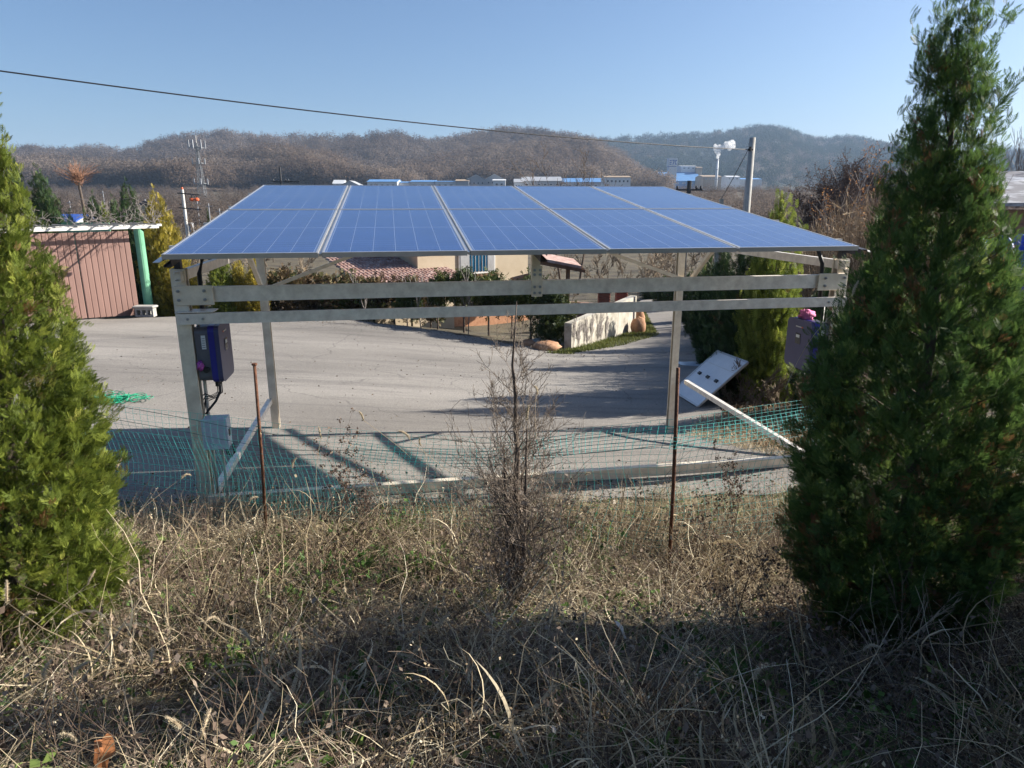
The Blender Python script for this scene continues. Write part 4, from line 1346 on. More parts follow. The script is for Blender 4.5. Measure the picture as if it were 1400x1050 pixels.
e = thing('green_net', 'sagging teal plastic net strung between the rusty rods', 'net', (0, 4.8, 0))
def net_sheet(x0, x1, nx, nz, top, bot, yof, seed, cellx=None):
    r = np.random.default_rng(seed)
    X = np.linspace(x0, x1, nx)[None].repeat(nz, 0)
    q_ = np.linspace(0, 1, nz)[:, None]
    zt = np.interp(X, *top)
    zb = bot(X)
    Z = zt + (zb - zt) * q_
    Yv = yof(X, q_)
    X = X + .03 * np.sin(Z * 9 + X * 2.0) + .02 * vnoise(X * 3, Z * 4, seed)
    Z = Z + .018 * vnoise(X * 2.5, Z * 3 + 2, seed + 1) * 1.5
    Yv = Yv + .05 * vnoise(X * 2, Z * 3, seed + 2)
    P = np.stack([X, Yv, Z], -1)
    a = np.concatenate([P[:, :-1].reshape(-1, 3), P[:-1].reshape(-1, 3)])
    b = np.concatenate([P[:, 1:].reshape(-1, 3), P[1:].reshape(-1, 3)])
    return a, b
RODY = lambda X: np.interp(X, [-3.6, -1.75, -.2, 1.0, 2.4, 3.4], [4.9, 4.76, 4.6, 4.1, 4.6, 5.0])
TOPX = [-3.4, -2.4, -1.65, -.2, .95, 1.5, 2.4, 3.3]
TOPZ = [1.27, 1.18, 1.07, 1.03, 1.34, 1.35, 1.36, 1.3]
a, b = net_sheet(-3.4, 3.3, 128, 22, (TOPX, TOPZ), lambda X: g(X, RODY(X)) + .03, lambda X, q_: RODY(X) + .06 + .1 * q_, 3)
V, F = segs_mesh(a, b, np.full(len(a), .0012), np.full(len(a), .0012), 3)
np_mesh('mesh_sheet', V, F, M['net'], e)
# second, folded-over layer along the top
TZ2 = [z - .03 for z in TOPZ]
a, b = net_sheet(-1.2, 3.3, 110, 7, (TOPX, TZ2), lambda X: np.interp(X, TOPX, TOPZ) - .16, lambda X, q_: RODY(X) - .02 - .05 * q_, 8)
V, F = segs_mesh(a, b, np.full(len(a), .0018), np.full(len(a), .0018), 3)
np_mesh('folded_layer', V, F, M['net'], e)
a, b = net_sheet(-3.4, -1.2, 60, 6, (TOPX, [z - .2 for z in TOPZ]), lambda X: np.interp(X, TOPX, TOPZ) - .62, lambda X, q_: RODY(X) - .03, 18)
V, F = segs_mesh(a, b, np.full(len(a), .0012), np.full(len(a), .0012), 3)
np_mesh('folded_layer', V, F, M['net'], e)
for zo, rad, nm in ((-.02, .0022, 'top_rope'), (-.13, .002, 'middle_rope')):
    pts = [(x, float(RODY(x)) - .01, float(np.interp(x, TOPX, TOPZ)) + zo - .03 * math.sin(x * 2.4)) for x in np.linspace(-3.4, 3.3, 60)]
    MB().tube(pts, rad, 5).build(nm, M['netdark'], e, smooth=True)
pts = [(x, float(RODY(x)) - .06, g1(x, float(RODY(x))) + .1 + .03 * math.sin(x * 1.9)) for x in np.linspace(-1.4, 3.3, 40)]
MB().tube(pts, .0014, 5).build('bottom_rope', M['netdark'], e, smooth=True)
# crumpled heap of net on the lot
hx, hy = atu(152, 10.5, -.4), 10.5
e = thing('net_heap', 'crumpled heap of bright green net lying on the lot', 'net', (hx, hy, g1(hx, hy) + .03))
r = np.random.default_rng(2)
pp = []
for i in range(34):
    c = np.array([hx + r.normal(0, .2), hy + r.normal(0, .12), g1(hx, hy) + .04])
    t = np.linspace(0, r.uniform(4, 9), 26)
    w_ = np.stack([c[0] + .13 * np.sin(t + r.uniform(0, 6)) + .1 * t / 9, c[1] + .1 * np.cos(1.3 * t + r.uniform(0, 6)), c[2] + .07 * np.abs(np.sin(.8 * t + r.uniform(0, 6))) * r.uniform(.4, 1.2)], 1)
    pp.append(w_)
a = np.concatenate([w_[:-1] for w_ in pp]); b = np.concatenate([w_[1:] for w_ in pp])
V, F = segs_mesh(a, b, np.full(len(a), .006), np.full(len(a), .006), 3)
np_mesh('strands', V, F, mat('bright_green_net', (.01, .28, .14), (.03, .42, .25), 20, .55), e)

# ------------------------------------------------------------------ conifers round the lot
def conifer_px(label, u, vtop, Y, hw, kind, var, group=None):
    top = at(u, vtop, Y)
    x = float(top[0])
    z0 = g1(x, Y)
    x = float(atu(u, Y, (top[2] + z0) / 2))
    return conifer(label, x, Y, float(top[2]) - z0, hw / FPX * Y, kind, var, group)
LEFT = [
    (33, 203, 24, 21, 'dark', 0, 'tall slim conifer directly behind the left thuja above the gate'),
    (68, 226, 22.6, 30, 'dark', 1, 'broad dark conifer behind the left half of the pink gate'),
    (125, 279, 27, 9, 'dark', 0, 'tiny dark conifer tip beside the broom-topped tree'),
    (138, 262, 26, 17, 'dark', 1, 'small pointed conifer right of the broom-topped tree'),
    (151, 273, 26.5, 13, 'green', 1, 'left one of the two little blunt conifers above the gate'),
    (165, 267, 26, 15, 'dark', 1, 'right one of the two little blunt conifers above the gate'),
    (184, 245, 24.5, 21, 'dark', 1, 'pointed dark conifer left of the garden lamp'),
    (198, 286, 22.5, 17, 'dark', 1, 'dark conifer directly behind the garden lamp'),
    (106, 287, 24, 13, 'dark', 1, 'small dark conifer peeping over the gate seam'),
    (221, 254, 21.9, 26, 'gold', 1, 'tall golden conifer with ragged tip right of the green gate post'),
    (240, 284, 22.2, 21, 'gold', 0, 'second golden conifer left of the panel corner'),
    (235, 318, 21.3, 19, 'gold', 1, 'low golden conifer beside the concrete block'),
    (205, 330, 22.0, 15, 'dark', 1, 'dark conifer touching the green gate post'),
    (291, 281, 26, 6, 'dark', 0, 'single dark conifer tip above the left edge of the solar panels'),
    (262, 362, 21.0, 17, 'gold', 1, 'golden conifer seen just left of the left front post'),
    (303, 345, 21.2, 19, 'green', 1, 'green conifer under the panels left of the rear post'),
    (328, 352, 21.4, 15, 'gold', 1, 'dull golden conifer under the panels'),
    (349, 348, 21.3, 17, 'gold', 0, 'bright golden conifer just left of the left rear post'),
]
for u, v, Y, hw, k, var, lab in LEFT:
    conifer_px(lab, u, v, Y, hw, k, var, 'conifers along the left side of the lot')
RIGHT = [
    (1056, 254, 12.3, 38, 'green', 1, 'tall conifer whose tip shows above the right edge of the panels'),
    (1024, 296, 13.2, 44, 'dark', 1, 'dark conifer behind the leaning panel'),
    (1127, 352, 11.0, 36, 'dark', 1, 'conifer hidden behind the large right thuja'),
    (985, 330, 16.2, 26, 'dark', 1, 'third dark conifer along the right side of the lane'),
    (968, 345, 18.6, 22, 'dark', 0, 'fourth dark conifer along the right side of the lane'),
    (957, 360, 21.5, 18, 'dark', 1, 'fifth dark conifer along the right side of the lane'),
    (944, 368, 25.0, 16, 'dark', 1, 'sixth dark conifer along the right side of the lane'),
    (925, 372, 29.0, 15, 'dark', 1, 'dark conifer at the bend of the lane, right one'),
    (908, 375, 32.0, 15, 'dark', 1, 'dark conifer at the bend of the lane, middle one'),
    (890, 378, 35.0, 13, 'dark', 1, 'dark conifer at the bend of the lane, left one'),
    (962, 352, 30.0, 7, 'green', 0, 'small pointed conifer tip under the right panels, left of two'),
    (974, 356, 30.0, 6, 'green', 0, 'small pointed conifer tip under the right panels, right of two'),
]
for u, v, Y, hw, k, var, lab in RIGHT:
    conifer_px(lab, u, v, Y, hw, k, var, 'conifers along the lane')

# ------------------------------------------------------------------ gate, post, pergola
GA, GS, GB = np.array([-13.0, 18.1]), np.array([-12.12, 19.25]), np.array([-11.25, 20.4])
def leaf(p, q, lab, nb):
    e = thing('gate_leaf', lab, 'gate', (p[0], p[1], g1(*p)))
    d = (q - p) / np.linalg.norm(q - p)
    nrm = np.array([d[1], -d[0]])
    L_ = np.linalg.norm(q - p)
    w = L_ / nb
    for i in range(nb):
        a = p + d * (i * w + .0008)
        b = p + d * ((i + 1) * w - .0008)
        off = nrm * (.0 if i % 2 else .003)
        z0 = g1(*((a + b) / 2)) + .07
        z1 = 1.86
        m_ = MB()
        vs = []
        for z in (z0, z1):
            for pt, o_ in ((a, .0), (a + d * .02, .012), (b - d * .02, .012), (b, .0), (b, -.012), (a, -.012)):
                c = pt + off + nrm * o_
                vs.append((c[0], c[1], z))
        fs = [(k, (k + 1) % 6, 6 + (k + 1) % 6, 6 + k) for k in range(6)] + [(5, 4, 3, 2, 1, 0), (6, 7, 8, 9, 10, 11)]
        m_.add(vs, fs)
        m_.build('sheet_rib', M['gatepink'], e)
    for z in (z0 + .05, .6, 1.8):
        a3, b3 = p - nrm * .05, q - nrm * .05
        MB().bar((a3[0], a3[1], z), (b3[0], b3[1], z), .05, .05).build('back_rail', M['darkmetal'], e)
leaf(GS + (GB - GS) * .008, GB, 'right leaf of the faded pink sheet metal gate beside the green post', 9)
leaf(GA, GS - (GB - GS) * .008, 'left leaf of the faded pink sheet metal gate half hidden by the thuja', 9)
gp = np.array([-11.13, 20.75])
e = thing('gate_post', 'thick green painted steel pipe post at the right end of the gate', 'post', (gp[0], gp[1], g1(*gp)))
zb = g1(*gp)
n = 16
m_ = MB()
vs = [(gp[0] + .13 * math.cos(6.283 * k / n), gp[1] + .13 * math.sin(6.283 * k / n), zb - .05) for k in range(n)]
vs += [(gp[0] + .13 * math.cos(6.283 * k / n), gp[1] + .13 * math.sin(6.283 * k / n), 1.93 + .12 * math.cos(6.283 * k / n + 2.5)) for k in range(n)]
m_.add(vs, [(k, (k + 1) % n, n + (k + 1) % n, n + k) for k in range(n)] + [tuple(range(n, 2 * n))])
m_.build('pipe', M['greenpaint'], e, smooth=False)
GD = (GB - GA) / np.linalg.norm(GB - GA)
GN = np.array([GD[1], -GD[0]])
e = thing('pergola', 'flat white timber pergola above the gate, strewn with dry vines', 'pergola', (GB[0], GB[1], 2.0))
def gpt(a, o, z):
    p = GB + GD * a + GN * o
    return (p[0], p[1], z)
for o_, z in ((.5, 2.02), (1.45, 2.0)):
    MB().bar(gpt(-4.2, o_, z), gpt(.75 if o_ < 1 else .2, o_, z), .06, .065).build('rail', M['white'], e)
for k in range(9):
    a = -4.0 + k * .5
    MB().bar(gpt(a, .2, 2.09), gpt(a + .05, 1.7, 2.075), .035, .035).build('slat', M['concrete'], e)
MB().bar(gpt(-4.1, .5, g1(*gpt(-4.1, .5, 0)[:2])), gpt(-4.1, .5, 1.97), .08, .08, up=(0, 1, 0)).build('leg', M['white'], e)
r = np.random.default_rng(6)
Ps = [[], [], [], []]
for i in range(46):
    p = gpt(r.uniform(-3.6, .5), r.uniform(.2, 1.5), 2.1)
    a = bare(r, p, r.uniform(.3, .7), 2, (2, 4), .7, .008, -.05, .2, (r.normal(0, 1.6), r.normal(0, 1.6)))
    for k in range(4): Ps[k].append(a[k])
P0, P1, R0, R1 = [np.concatenate(q_) for q_ in Ps]
V, F = segs_mesh(P0, P1, np.maximum(R0, .006), np.maximum(R1, .004), 3)
v_ = np_mesh('dry_vine', V, F, M['barkgrey'], e)
# concrete block with three holes, slab on it
bx_, by_ = atu(197, 20.0, -.5), 20.0
zb = g1(bx_, by_) + .03
e = thing('concrete_block', 'hollow grey concrete block at the foot of the green gate post', 'block', (bx_, by_, zb))
m_ = MB()
m_.box(bx_ - .27, bx_ + .27, by_, by_ + .2, zb, zb + .05).box(bx_ - .27, bx_ + .27, by_, by_ + .2, zb + .2, zb + .25)
for k in range(4):
    c = bx_ - .245 + k * .163
    m_.box(c - .025, c + .025, by_ + .001, by_ + .199, zb + .05, zb + .2)
m_.build('web', M['concrete'], e)
MB().cbox(bx_ - .33, bx_ + .3, by_ - .03, by_ + .3, zb + .252, zb + .32, .02).build('cap_slab', M['concrete'], e)
# green sheet fence and blue roofed shed behind
fp = at(112, 318, 22.5)
e = thing('green_fence', 'strip of green sheet fence glimpsed above the gate', 'fence', (fp[0], fp[1], g1(fp[0], fp[1])))
for k in range(7):
    MB().box(fp[0] - .75 + k * .24, fp[0] - .52 + k * .24, fp[1], fp[1] + .03, g1(fp[0], fp[1]), 2.03 + .01 * (k % 2)).build('fence_sheet', M['greenpaint'], e)
def gable(name, label, cat, x0, x1, y0, y1, z0, zw, zr, wm, rm, axis='x', over=.3, wins=(), doors=(), group=None):
    e = thing(name, label, cat, ((x0 + x1) / 2, y0, z0), group)
    MB().box(x0, x1, y0, y1, z0, zw).build('wall', wm, e)
    m_ = MB()
    th_ = .12 + .02 * (x1 - x0) / 10
    if axis == 'x':   # ridge along x
        ym = (y0 + y1) / 2
        for ya in (y0 - over, y1 + over):
            zz = zw - (zr - zw) * over / ((y1 - y0) / 2)
            m_.add([(x0 - over, ya, zz), (x1 + over, ya, zz), (x1 + over, ym, zr), (x0 - over, ym, zr), (x0 - over, ya, zz + th_), (x1 + over, ya, zz + th_), (x1 + over, ym, zr + th_), (x0 - over, ym, zr + th_)],
                   [(0, 1, 2, 3), (7, 6, 5, 4), (0, 4, 5, 1), (1, 5, 6, 2), (3, 7, 4, 0)])
        gb = [[(x0, y0, zw), (x0, y1, zw), (x0, ym, zr)], [(x1, y1, zw), (x1, y0, zw), (x1, ym, zr)]]
    else:
        xm = (x0 + x1) / 2
        for xa in (x0 - over, x1 + over):
            zz = zw - (zr - zw) * over / ((x1 - x0) / 2)
            m_.add([(xa, y0 - over, zz), (xa, y1 + over, zz), (xm, y1 + over, zr), (xm, y0 - over, zr), (xa, y0 - over, zz + th_), (xa, y1 + over, zz + th_), (xm, y1 + over, zr + th_), (xm, y0 - over, zr + th_)],
                   [(0, 1, 2, 3), (7, 6, 5, 4), (0, 4, 5, 1), (1, 5, 6, 2), (0, 3, 7, 4)])
        gb = [[(x0, y0, zw), (x1, y0, zw), (xm, y0, zr)], [(x1, y1, zw), (x0, y1, zw), (xm, y1, zr)]]
    for q_ in gb:
        MB().add(q_, [(0, 1, 2)]).build('gable', wm, e)
    m_.build('roof', rm, e)
    for a, b, c, d in wins:
        w_ = MB().box(a, b, y0 - .04, y0 - .005, c, d).build('window', M['white'], e)
        q_ = (b - a) * .1
        MB().box(a + q_, b - q_, y0 - .055, y0 - .041, c + q_, d - q_).build('pane', M['facwin'], w_)
    for a, b, c, d in doors:
        MB().box(a, b, y0 - .04, y0 - .004, c, d).build('door', M['facgrey'], e)
    return e
sx_ = atu(92, 60, 0)
gable('shed', 'small shed with a blue roof far behind the gate', 'shed', sx_ - .9, sx_ + .7, 60, 63, g1(sx_, 60), at(92, 303, 60)[2], at(92, 295, 60)[2], M['concrete'], M['bluesheet'])
# garden lamp
lx, ly_ = atu(208, 22.0, 1), 22.0
e = thing('garden_lamp', 'slim garden lamp with a pale flared shade beside the golden conifer', 'lamp', (lx, ly_, g1(lx, ly_)))
zt = at(207, 290, 22)[2]
MB().tube([(lx, ly_, g1(lx, ly_)), (lx, ly_, zt)], .035, 8).build('pole', M['steel_dull'], e)
MB().lathe((lx, ly_, zt), [(.05, 0), (.09, .02), (.15, .2), (.16, .22)], 10).build('lamp_shade', M['lamp'], e)
MB().lathe((lx, ly_, zt), [(.2, .22), (.12, .3), (.03, .34)], 10).build('lamp_cap', M['darkmetal'], e)

# ------------------------------------------------------------------ house in the garden below the lot
hx0, hx1, hy = atu(560, 27, 0), atu(742, 27, 0), 27.0
hz = g1(-1, 27)
e = thing('house', 'beige rendered house with a pink tiled roof beyond the hedge', 'house', ((hx0 + hx1) / 2, hy, hz), rot=(0, 0, .66))
MB().box(hx0, hx1, hy, hy + 7, hz - .2, 1.15).build('wall', M['beige'], e)
MB().box(hx0 - .05, hx1 + .05, hy - .05, hy + .2, hz - .2, hz + .5).build('plinth', M['brick'], e)
rf = MB()
zr = 2.3
for ya, za in ((hy - .25, 1.1), (hy + 7.7, 1.0)):
    rf.add([(hx0 - .6, ya, za), (hx1 + .9, ya, za), (hx1 + .9, hy + 3.5, zr), (hx0 - .6, hy + 3.5, zr), (hx0 - .6, ya, za + .16), (hx1 + .9, ya, za + .16), (hx1 + .9, hy + 3.5, zr + .16), (hx0 - .6, hy + 3.5, zr + .16)],
           [(0, 1, 2, 3), (7, 6, 5, 4), (0, 4, 5, 1), (1, 5, 6, 2), (3, 7, 4, 0)])
rf.build('roof', M['tile'], e)
MB().box(hx0 - .5, hx1 + .5, hy - .2, hy, 1.0, 1.06).build('eave_soffit', M['wood'], e)
wa, wb = at(622, 374, hy), at(682, 346, hy)
wf = MB().box(wa[0], wb[0], hy - .06, hy - .003, wa[2], .82).build('window', M['white'], e)
ww = wb[0] - wa[0]
MB().box(wa[0] + .06, wa[0] + ww * .27, hy - .08, hy - .062, wa[2] + .09, .76).build('shutter', M['alu'], wf)
MB().box(wb[0] - ww * .22, wb[0] - .06, hy - .08, hy - .062, wa[2] + .09, .76).build('shutter', M['alu'], wf)
MB().box(wa[0] + ww * .29, wb[0] - ww * .24, hy - .075, hy - .061, wa[2] + .09, .76).build('pane', M['glass'], wf)
for k in range(5):
    xx = wa[0] + ww * (.29 + .047 * (k * 2 + 1))
    MB().box(xx - .012, xx + .012, hy - .09, hy - .076, wa[2] + .09, .76).build('window_bar', M['alu'], wf)
MB().box(wa[0] - .08, wb[0] + .08, hy - .16, hy - .002, wa[2] - .1, wa[2] - .02).build('sill', M['wood'], wf)
# tiled lean-to roof on the left: rows of clay tiles
lx0, lx1 = atu(452, 25.6, 0), atu(606, 25.6, 0)
lz0, lz1 = at(520, 381, 25.6)[2], .75
ly0, ly1 = 25.6, 29.5
MB().box(lx0 + .4, lx1 - .5, ly0 + .5, ly1, hz - .2, lz0 + .05).build('wing_wall', M['beige'], e)
tb = MB()
nr_, nc_ = 13, 26
for i in range(nr_):
    for j in range(nc_):
        fx = j / nc_
        xa = lx0 + (lx1 - lx0 - 1.0 * i / nr_ * .6) * fx
        xw = (lx1 - lx0) / nc_ * .98
        t0, t1 = i / nr_, (i + 1.15) / nr_
        ya, yb = ly0 + (ly1 - ly0) * t0, ly0 + (ly1 - ly0) * t1
        za, zb_ = lz0 + (lz1 - lz0) * t0 + .05, lz0 + (lz1 - lz0) * t1
        h_ = .07
        tb.add([(xa, ya, za), (xa + xw * .25, ya, za + h_), (xa + xw * .6, ya, za + h_), (xa + xw, ya, za - .01), (xa, yb, zb_), (xa + xw * .25, yb, zb_ + h_), (xa + xw * .6, yb, zb_ + h_), (xa + xw, yb, zb_ - .01)],
               [(0, 1, 5, 4), (1, 2, 6, 5), (2, 3, 7, 6), (3, 2, 1, 0)])
o = tb.build('wing_roof_tiles', M['tile'], e)
o['kind'] = 'stuff'
MB().bar((lx0, ly0 - .02, lz0 + .01), (lx1, ly0 - .02, lz0 + .01), .06, .1).build('wing_eave', M['wood'], e)
# porch with timber post on the right
px0, px1 = atu(738, 25.5, 0), atu(792, 25.5, 0)
e2 = thing('porch', 'timber porch with a thin red roof at the right end of the house', 'porch', (px0, 25.5, hz))
MB().add([(px0, 24.8, .62), (px1, 24.8, .34), (px1, 28.0, .34), (px0, 28.0, .62), (px0, 24.8, .72), (px1, 24.8, .44), (px1, 28.0, .44), (px0, 28.0, .72)],
         [(0, 3, 2, 1), (4, 5, 6, 7), (0, 1, 5, 4), (1, 2, 6, 5), (2, 3, 7, 6), (3, 0, 4, 7)]).build('roof', M['tile'], e2)
for k in range(5):
    y_ = 24.9 + k * .7
    MB().bar((px0 - .1, y_, .56), (px1 + .15, y_, .25), .08, .12).build('rafter', M['wood'], e2)
MB().bar((px1 - .45, 25.2, hz - .2), (px1 - .45, 25.2, .4), .14, .14, up=(0, 1, 0)).build('post', M['wood'], e2)
MB().tube([at(700, 384, 25.6), at(722, 378, 26.2)], [.13, .12], 10).build('log_beam', M['terracotta'], e2)
# brick garden kerb in front of the house
bk_ = thing('brick_planter', 'low orange brick planter wall at the foot of the garden trees', 'planter', (atu(640, 21, -1.2), 21.2, g1(-1.5, 21.2)))
bx0, bx1 = atu(592, 21.2, -1.3), atu(708, 21.2, -1.3)
nb = 15
bw = (bx1 - bx0) / nb
bme = None
for row in range(6):
    for k in range(nb):
        if bme is None:
            b_ = MB().cbox(0, bw - .015, 0, .12, 0, .105, .01).build('brick', M['brick'], bk_)
            bme = b_.data
        else:
            b_ = link_mesh('brick', bme, None, bk_)
        b_.location = np.array([bx0 + k * bw + (bw / 2 if row % 2 else 0), 21.2 + .004 * ((k * 7 + row * 3) % 5), g1(-1.5, 21.2) - .05 + row * .12]) - ORG[bk_.name]

# hedge shrubs and small garden trees
SHRUB = leaf_mat('brown_green_shrub', [(.05, .035, .02), (.13, .085, .045), (.2, .14, .07), (.07, .085, .03), (.05, .075, .022)], .7, .2, .25)
PINE = leaf_mat('garden_juniper', [(.03, .04, .012), (.035, .055, .016), (.06, .085, .022), (.12, .13, .035)], .6, .15, .3)
def leafy(name, label, x, y, H, R, m, seed, cat='shrub', trunk=.1, n=1900, size=.1, group=None, clumps=26, flat=1.0):
    r = np.random.default_rng(seed)
    z0 = g1(x, y)
    e = thing(name, label, cat, (x, y, z0), group, local=True)
    lo = H * trunk
    c = r.normal(0, 1, (clumps, 3)); c = norm(c) * r.uniform(.25, 1, (clumps, 1)) ** .6
    c = c * [R, R, (H - lo) / 2 * flat] * .85 + [0, 0, (H + lo) / 2]
    k = r.integers(0, clumps, n)
    P = c[k] + r.normal(0, 1, (n, 3)) * R * .2
    V, F = scatter(*SPRAY_LOW, P, frames(norm(P - [0, 0, H * .4]) + r.normal(0, .6, (n, 3)) + [0, 0, .4], rng=r), size * r.uniform(.6, 1.4, n))
    np_mesh('crown', V, F, m, e, rnd=rep(np.clip(r.uniform(0, 1, clumps)[k] + r.normal(0, .15, n), 0, 1), len(SPRAY_LOW[0])))
    P0 = np.concatenate([np.zeros((clumps, 2)), np.full((clumps, 1), lo * .7 + H * .15)], 1)
    V, F = segs_mesh(P0, c, np.full(clumps, R * .035), np.full(clumps, R * .012), 4)
    V2, F2 = segs_mesh([(0, 0, -.1)], [(0, 0, max(lo * .7 + H * .15, .05))], [R * .075], [R * .05], 6)
    np_mesh('trunk', np.concatenate([V, V2]), np.concatenate([F, F2 + len(V)]), M['bark'], e)
    return e
HEDGE = ['second', 'third', 'fourth', 'fifth', 'sixth', 'seventh', 'eighth', 'first', 'ninth']
for i, (u, Y, vt, hw) in enumerate([(400, 22.0, 362, 26), (428, 22.4, 368, 24), (455, 22.2, 372, 26), (483, 22.6, 375, 24), (510, 22.4, 373, 25), (538, 22.6, 376, 24), (562, 22.9, 378, 22), (377, 22.2, 366, 18), (588, 23.4, 385, 20)]):
    x = atu(u, Y, -.5)
    leafy('hedge_shrub', HEDGE[i] + ' brown green hedge shrub from the left before the house', x, Y, float(at(u, vt, Y)[2]) - g1(x, Y), hw / FPX * Y, SHRUB, 200 + i, trunk=.02, n=1700, size=.12, group='hedge shrubs in front of the house')
TREES = [(598, 20.9, 372, 20, 'first juniper from the left in front of the house window'), (634, 20.6, 366, 25, 'second juniper standing under the house window'), (668, 20.3, 372, 27, 'third juniper right of the house window'),
         (700, 19.9, 385, 22, 'slim juniper behind the joint in the middle of the girder'), (726, 19.3, 378, 30, 'broad juniper in front of the porch'), (752, 18.9, 392, 30, 'low dense juniper at the left end of the white wall'), (556, 21.2, 384, 18, 'small juniper at the left end of the brick planter')]
for i, (u, Y, vt, hw, lab) in enumerate(TREES):
    x = atu(u, Y, -.5)
    leafy('juniper_tree', lab, x, Y, float(at(u, vt, Y)[2]) - g1(x, Y), hw / FPX * Y, PINE, 300 + i, 'tree', .36 if i < 5 and i != 5 else .03, 1500 if i != 5 else 2400, .12, 'junipers in front of the house', 20, 1.0)
for i, (u, Y, vt) in enumerate([(575, 20.4, 352), (500, 21.3, 368), (640, 20.0, 360)]):
    x = atu(u, Y, -.5)
    bare_tree('bare_shrub', ['leafless pale shrub left of the window', 'leafless pale shrub in the brown hedge', 'leafless pale shrub under the window'][i], x, Y, (float(at(u, vt, Y)[2]) - g1(x, Y)) * .62, 400 + i, M['barkgrey'], None, .007, 'bare shrubs before the house', 1, None, 'shrub', levels=2, kids=(4, 6), spread=.4, r0=.018, first=.1)
# grass strip and wall beside the lane
def poly_pts(n, r, fn):
    return fn(n, r)
wall_a, wall_b = np.array([1.62, 18.2]), np.array([4.15, 22.6])
e = thing('retaining_wall', 'low weathered off-white wall beside the lane', 'wall', (wall_a[0], wall_a[1], g1(*wall_a)))
d = (wall_b - wall_a) / np.linalg.norm(wall_b - wall_a)
nrm = np.array([-d[1], d[0]])
for k in range(3):
    t0, t1 = (0, .36, .68)[k], (.357, .677, 1)[k]
    a, b = wall_a + (wall_b - wall_a) * t0, wall_a + (wall_b - wall_a) * t1
    tz = lambda t: -.5 + .16 * t
    za, zb_ = g1(*a) - .2, g1(*b) - .2
    vs = []
    for p_, zz, t in ((a, za, t0), (b, zb_, t1)):
        for o_ in (0, .22):
            q_ = p_ + nrm * o_
            vs += [(q_[0], q_[1], zz), (q_[0], q_[1], tz(t))]
    MB().add(vs, [(0, 1, 5, 4), (3, 2, 6, 7), (1, 3, 7, 5), (0, 2, 3, 1), (4, 5, 7, 6)]).build('wall_panel', M['plaster'], e)
# dry creeper on the wall
r = np.random.default_rng(8)
Ps = [[], [], [], []]
for i in range(16):
    t = r.uniform(.02, .5)
    p_ = wall_a + (wall_b - wall_a) * t - nrm * .03
    a = bare(r, (p_[0], p_[1], g1(*p_)), r.uniform(.3, .55), 3, (3, 5), .5, .006, .2, .1, (r.normal(0, .2), 0))
    a = list(a)
    for q_ in (0, 1):
        rel = a[q_][:, :2] - wall_a
        along = rel @ d
        a[q_][:, :2] = wall_a + along[:, None] * d - nrm * .02
    for k in range(4): Ps[k].append(a[k])
P0, P1, R0, R1 = [np.concatenate(q_) for q_ in Ps]
V, F = segs_mesh(P0, P1, np.maximum(R0, .005), np.maximum(R1, .003), 3)
tag(np_mesh('creeper', V, F, M['barkgrey']), 'dry brown creeper on the near end of the white wall', 'creeper')
LAWN = leaf_mat('lawn_green', [(.06, .075, .02), (.1, .125, .03), (.15, .17, .045), (.22, .2, .08)], .7, .25, .2)
n = 15000
y = r.uniform(17.3, 30, n)
xl = np.interp(y, [17.3, 18.2, 22.6, 30], [.9, 1.7, 4.2, 4.9])
xr = np.interp(y, [17.5, 19, 21, 26, 30], [1.6, 3.15, 4.6, 5.3, 5.8])
x = xl + (xr - xl) * r.uniform(0, 1, n)
V, F = scatter(*blade(2, 1.0, .7), np.stack([x, y, g(x, y)], 1), frames(r.normal(0, .5, (n, 3)) + [0, 0, 1], rng=r), np.stack([r.uniform(.008, .016, n), r.uniform(.06, .17, n), r.uniform(.06, .17, n)], 1))
tag(np_mesh('grass_strip', V, F, LAWN, rnd=rep(np.clip(r.normal(.5, .25, n), 0, 1), 6)), 'green grass strip between the white wall and the lane', 'grass', kind='stuff')
n = 9000
y = r.uniform(12.5, 30, n)
xr = np.interp(y, [12.5, 16, 23, 30], [3.9, 5.0, 6.9, 8.2])
x = xr + r.uniform(-.15, 1.0, n) ** 1.0 * 1.1
V, F = scatter(*blade(2, 1.0, .9), np.stack([x, y, g(x, y)], 1), frames(r.normal(0, .6, (n, 3)) + [0, 0, 1], rng=r), np.stack([r.uniform(.006, .014, n), r.uniform(.05, .16, n), r.uniform(.05, .16, n)], 1))
tag(np_mesh('verge_grass', V, F, LAWN, rnd=rep(r.uniform(.3, 1, n), 6)), 'thin grass verge under the lane conifers', 'grass', kind='stuff')
REEDL = leaf_mat('leaf_scraps', [(.06, .045, .03), (.14, .1, .065), (.26, .2, .13)], .9, .1, .1)
def boulder(label, x, y, rx, rz, material, seed, name='boulder'):
    r2 = np.random.default_rng(seed)
    nu, nv = 12, 8
    V, F = [], []
    for j in range(nv + 1):
        th = math.pi * j / nv
        for i in range(nu):
            ph = 2 * math.pi * i / nu
            k = 1 + r2.uniform(-.13, .13)
            V.append((rx * k * math.sin(th) * math.cos(ph), rx * .8 * k * math.sin(th) * math.sin(ph), rz * k * math.cos(th)))
    for j in range(nv):
        for i in range(nu):
            F.append((j * nu + i, j * nu + (i + 1) % nu, (j + 1) * nu + (i + 1) % nu, (j + 1) * nu + i))
    o = np_mesh(name, V, F, material)
    o.location = (x, y, g1(x, y) + rz * .6)
    return tag(o, label, 'boulder')
boulder('ochre boulder at the far end of the white wall, front one', 4.12, 21.9, .26, .34, M['terracotta'], 1)
boulder('ochre boulder at the far end of the white wall, rear one', 4.3, 22.9, .24, .5, M['terracotta'], 2)
boulder('flat orange boulder at the foot of the low dense juniper', atu(748, 17.9, -1), 17.95, .38, .16, M['terracotta'], 3)
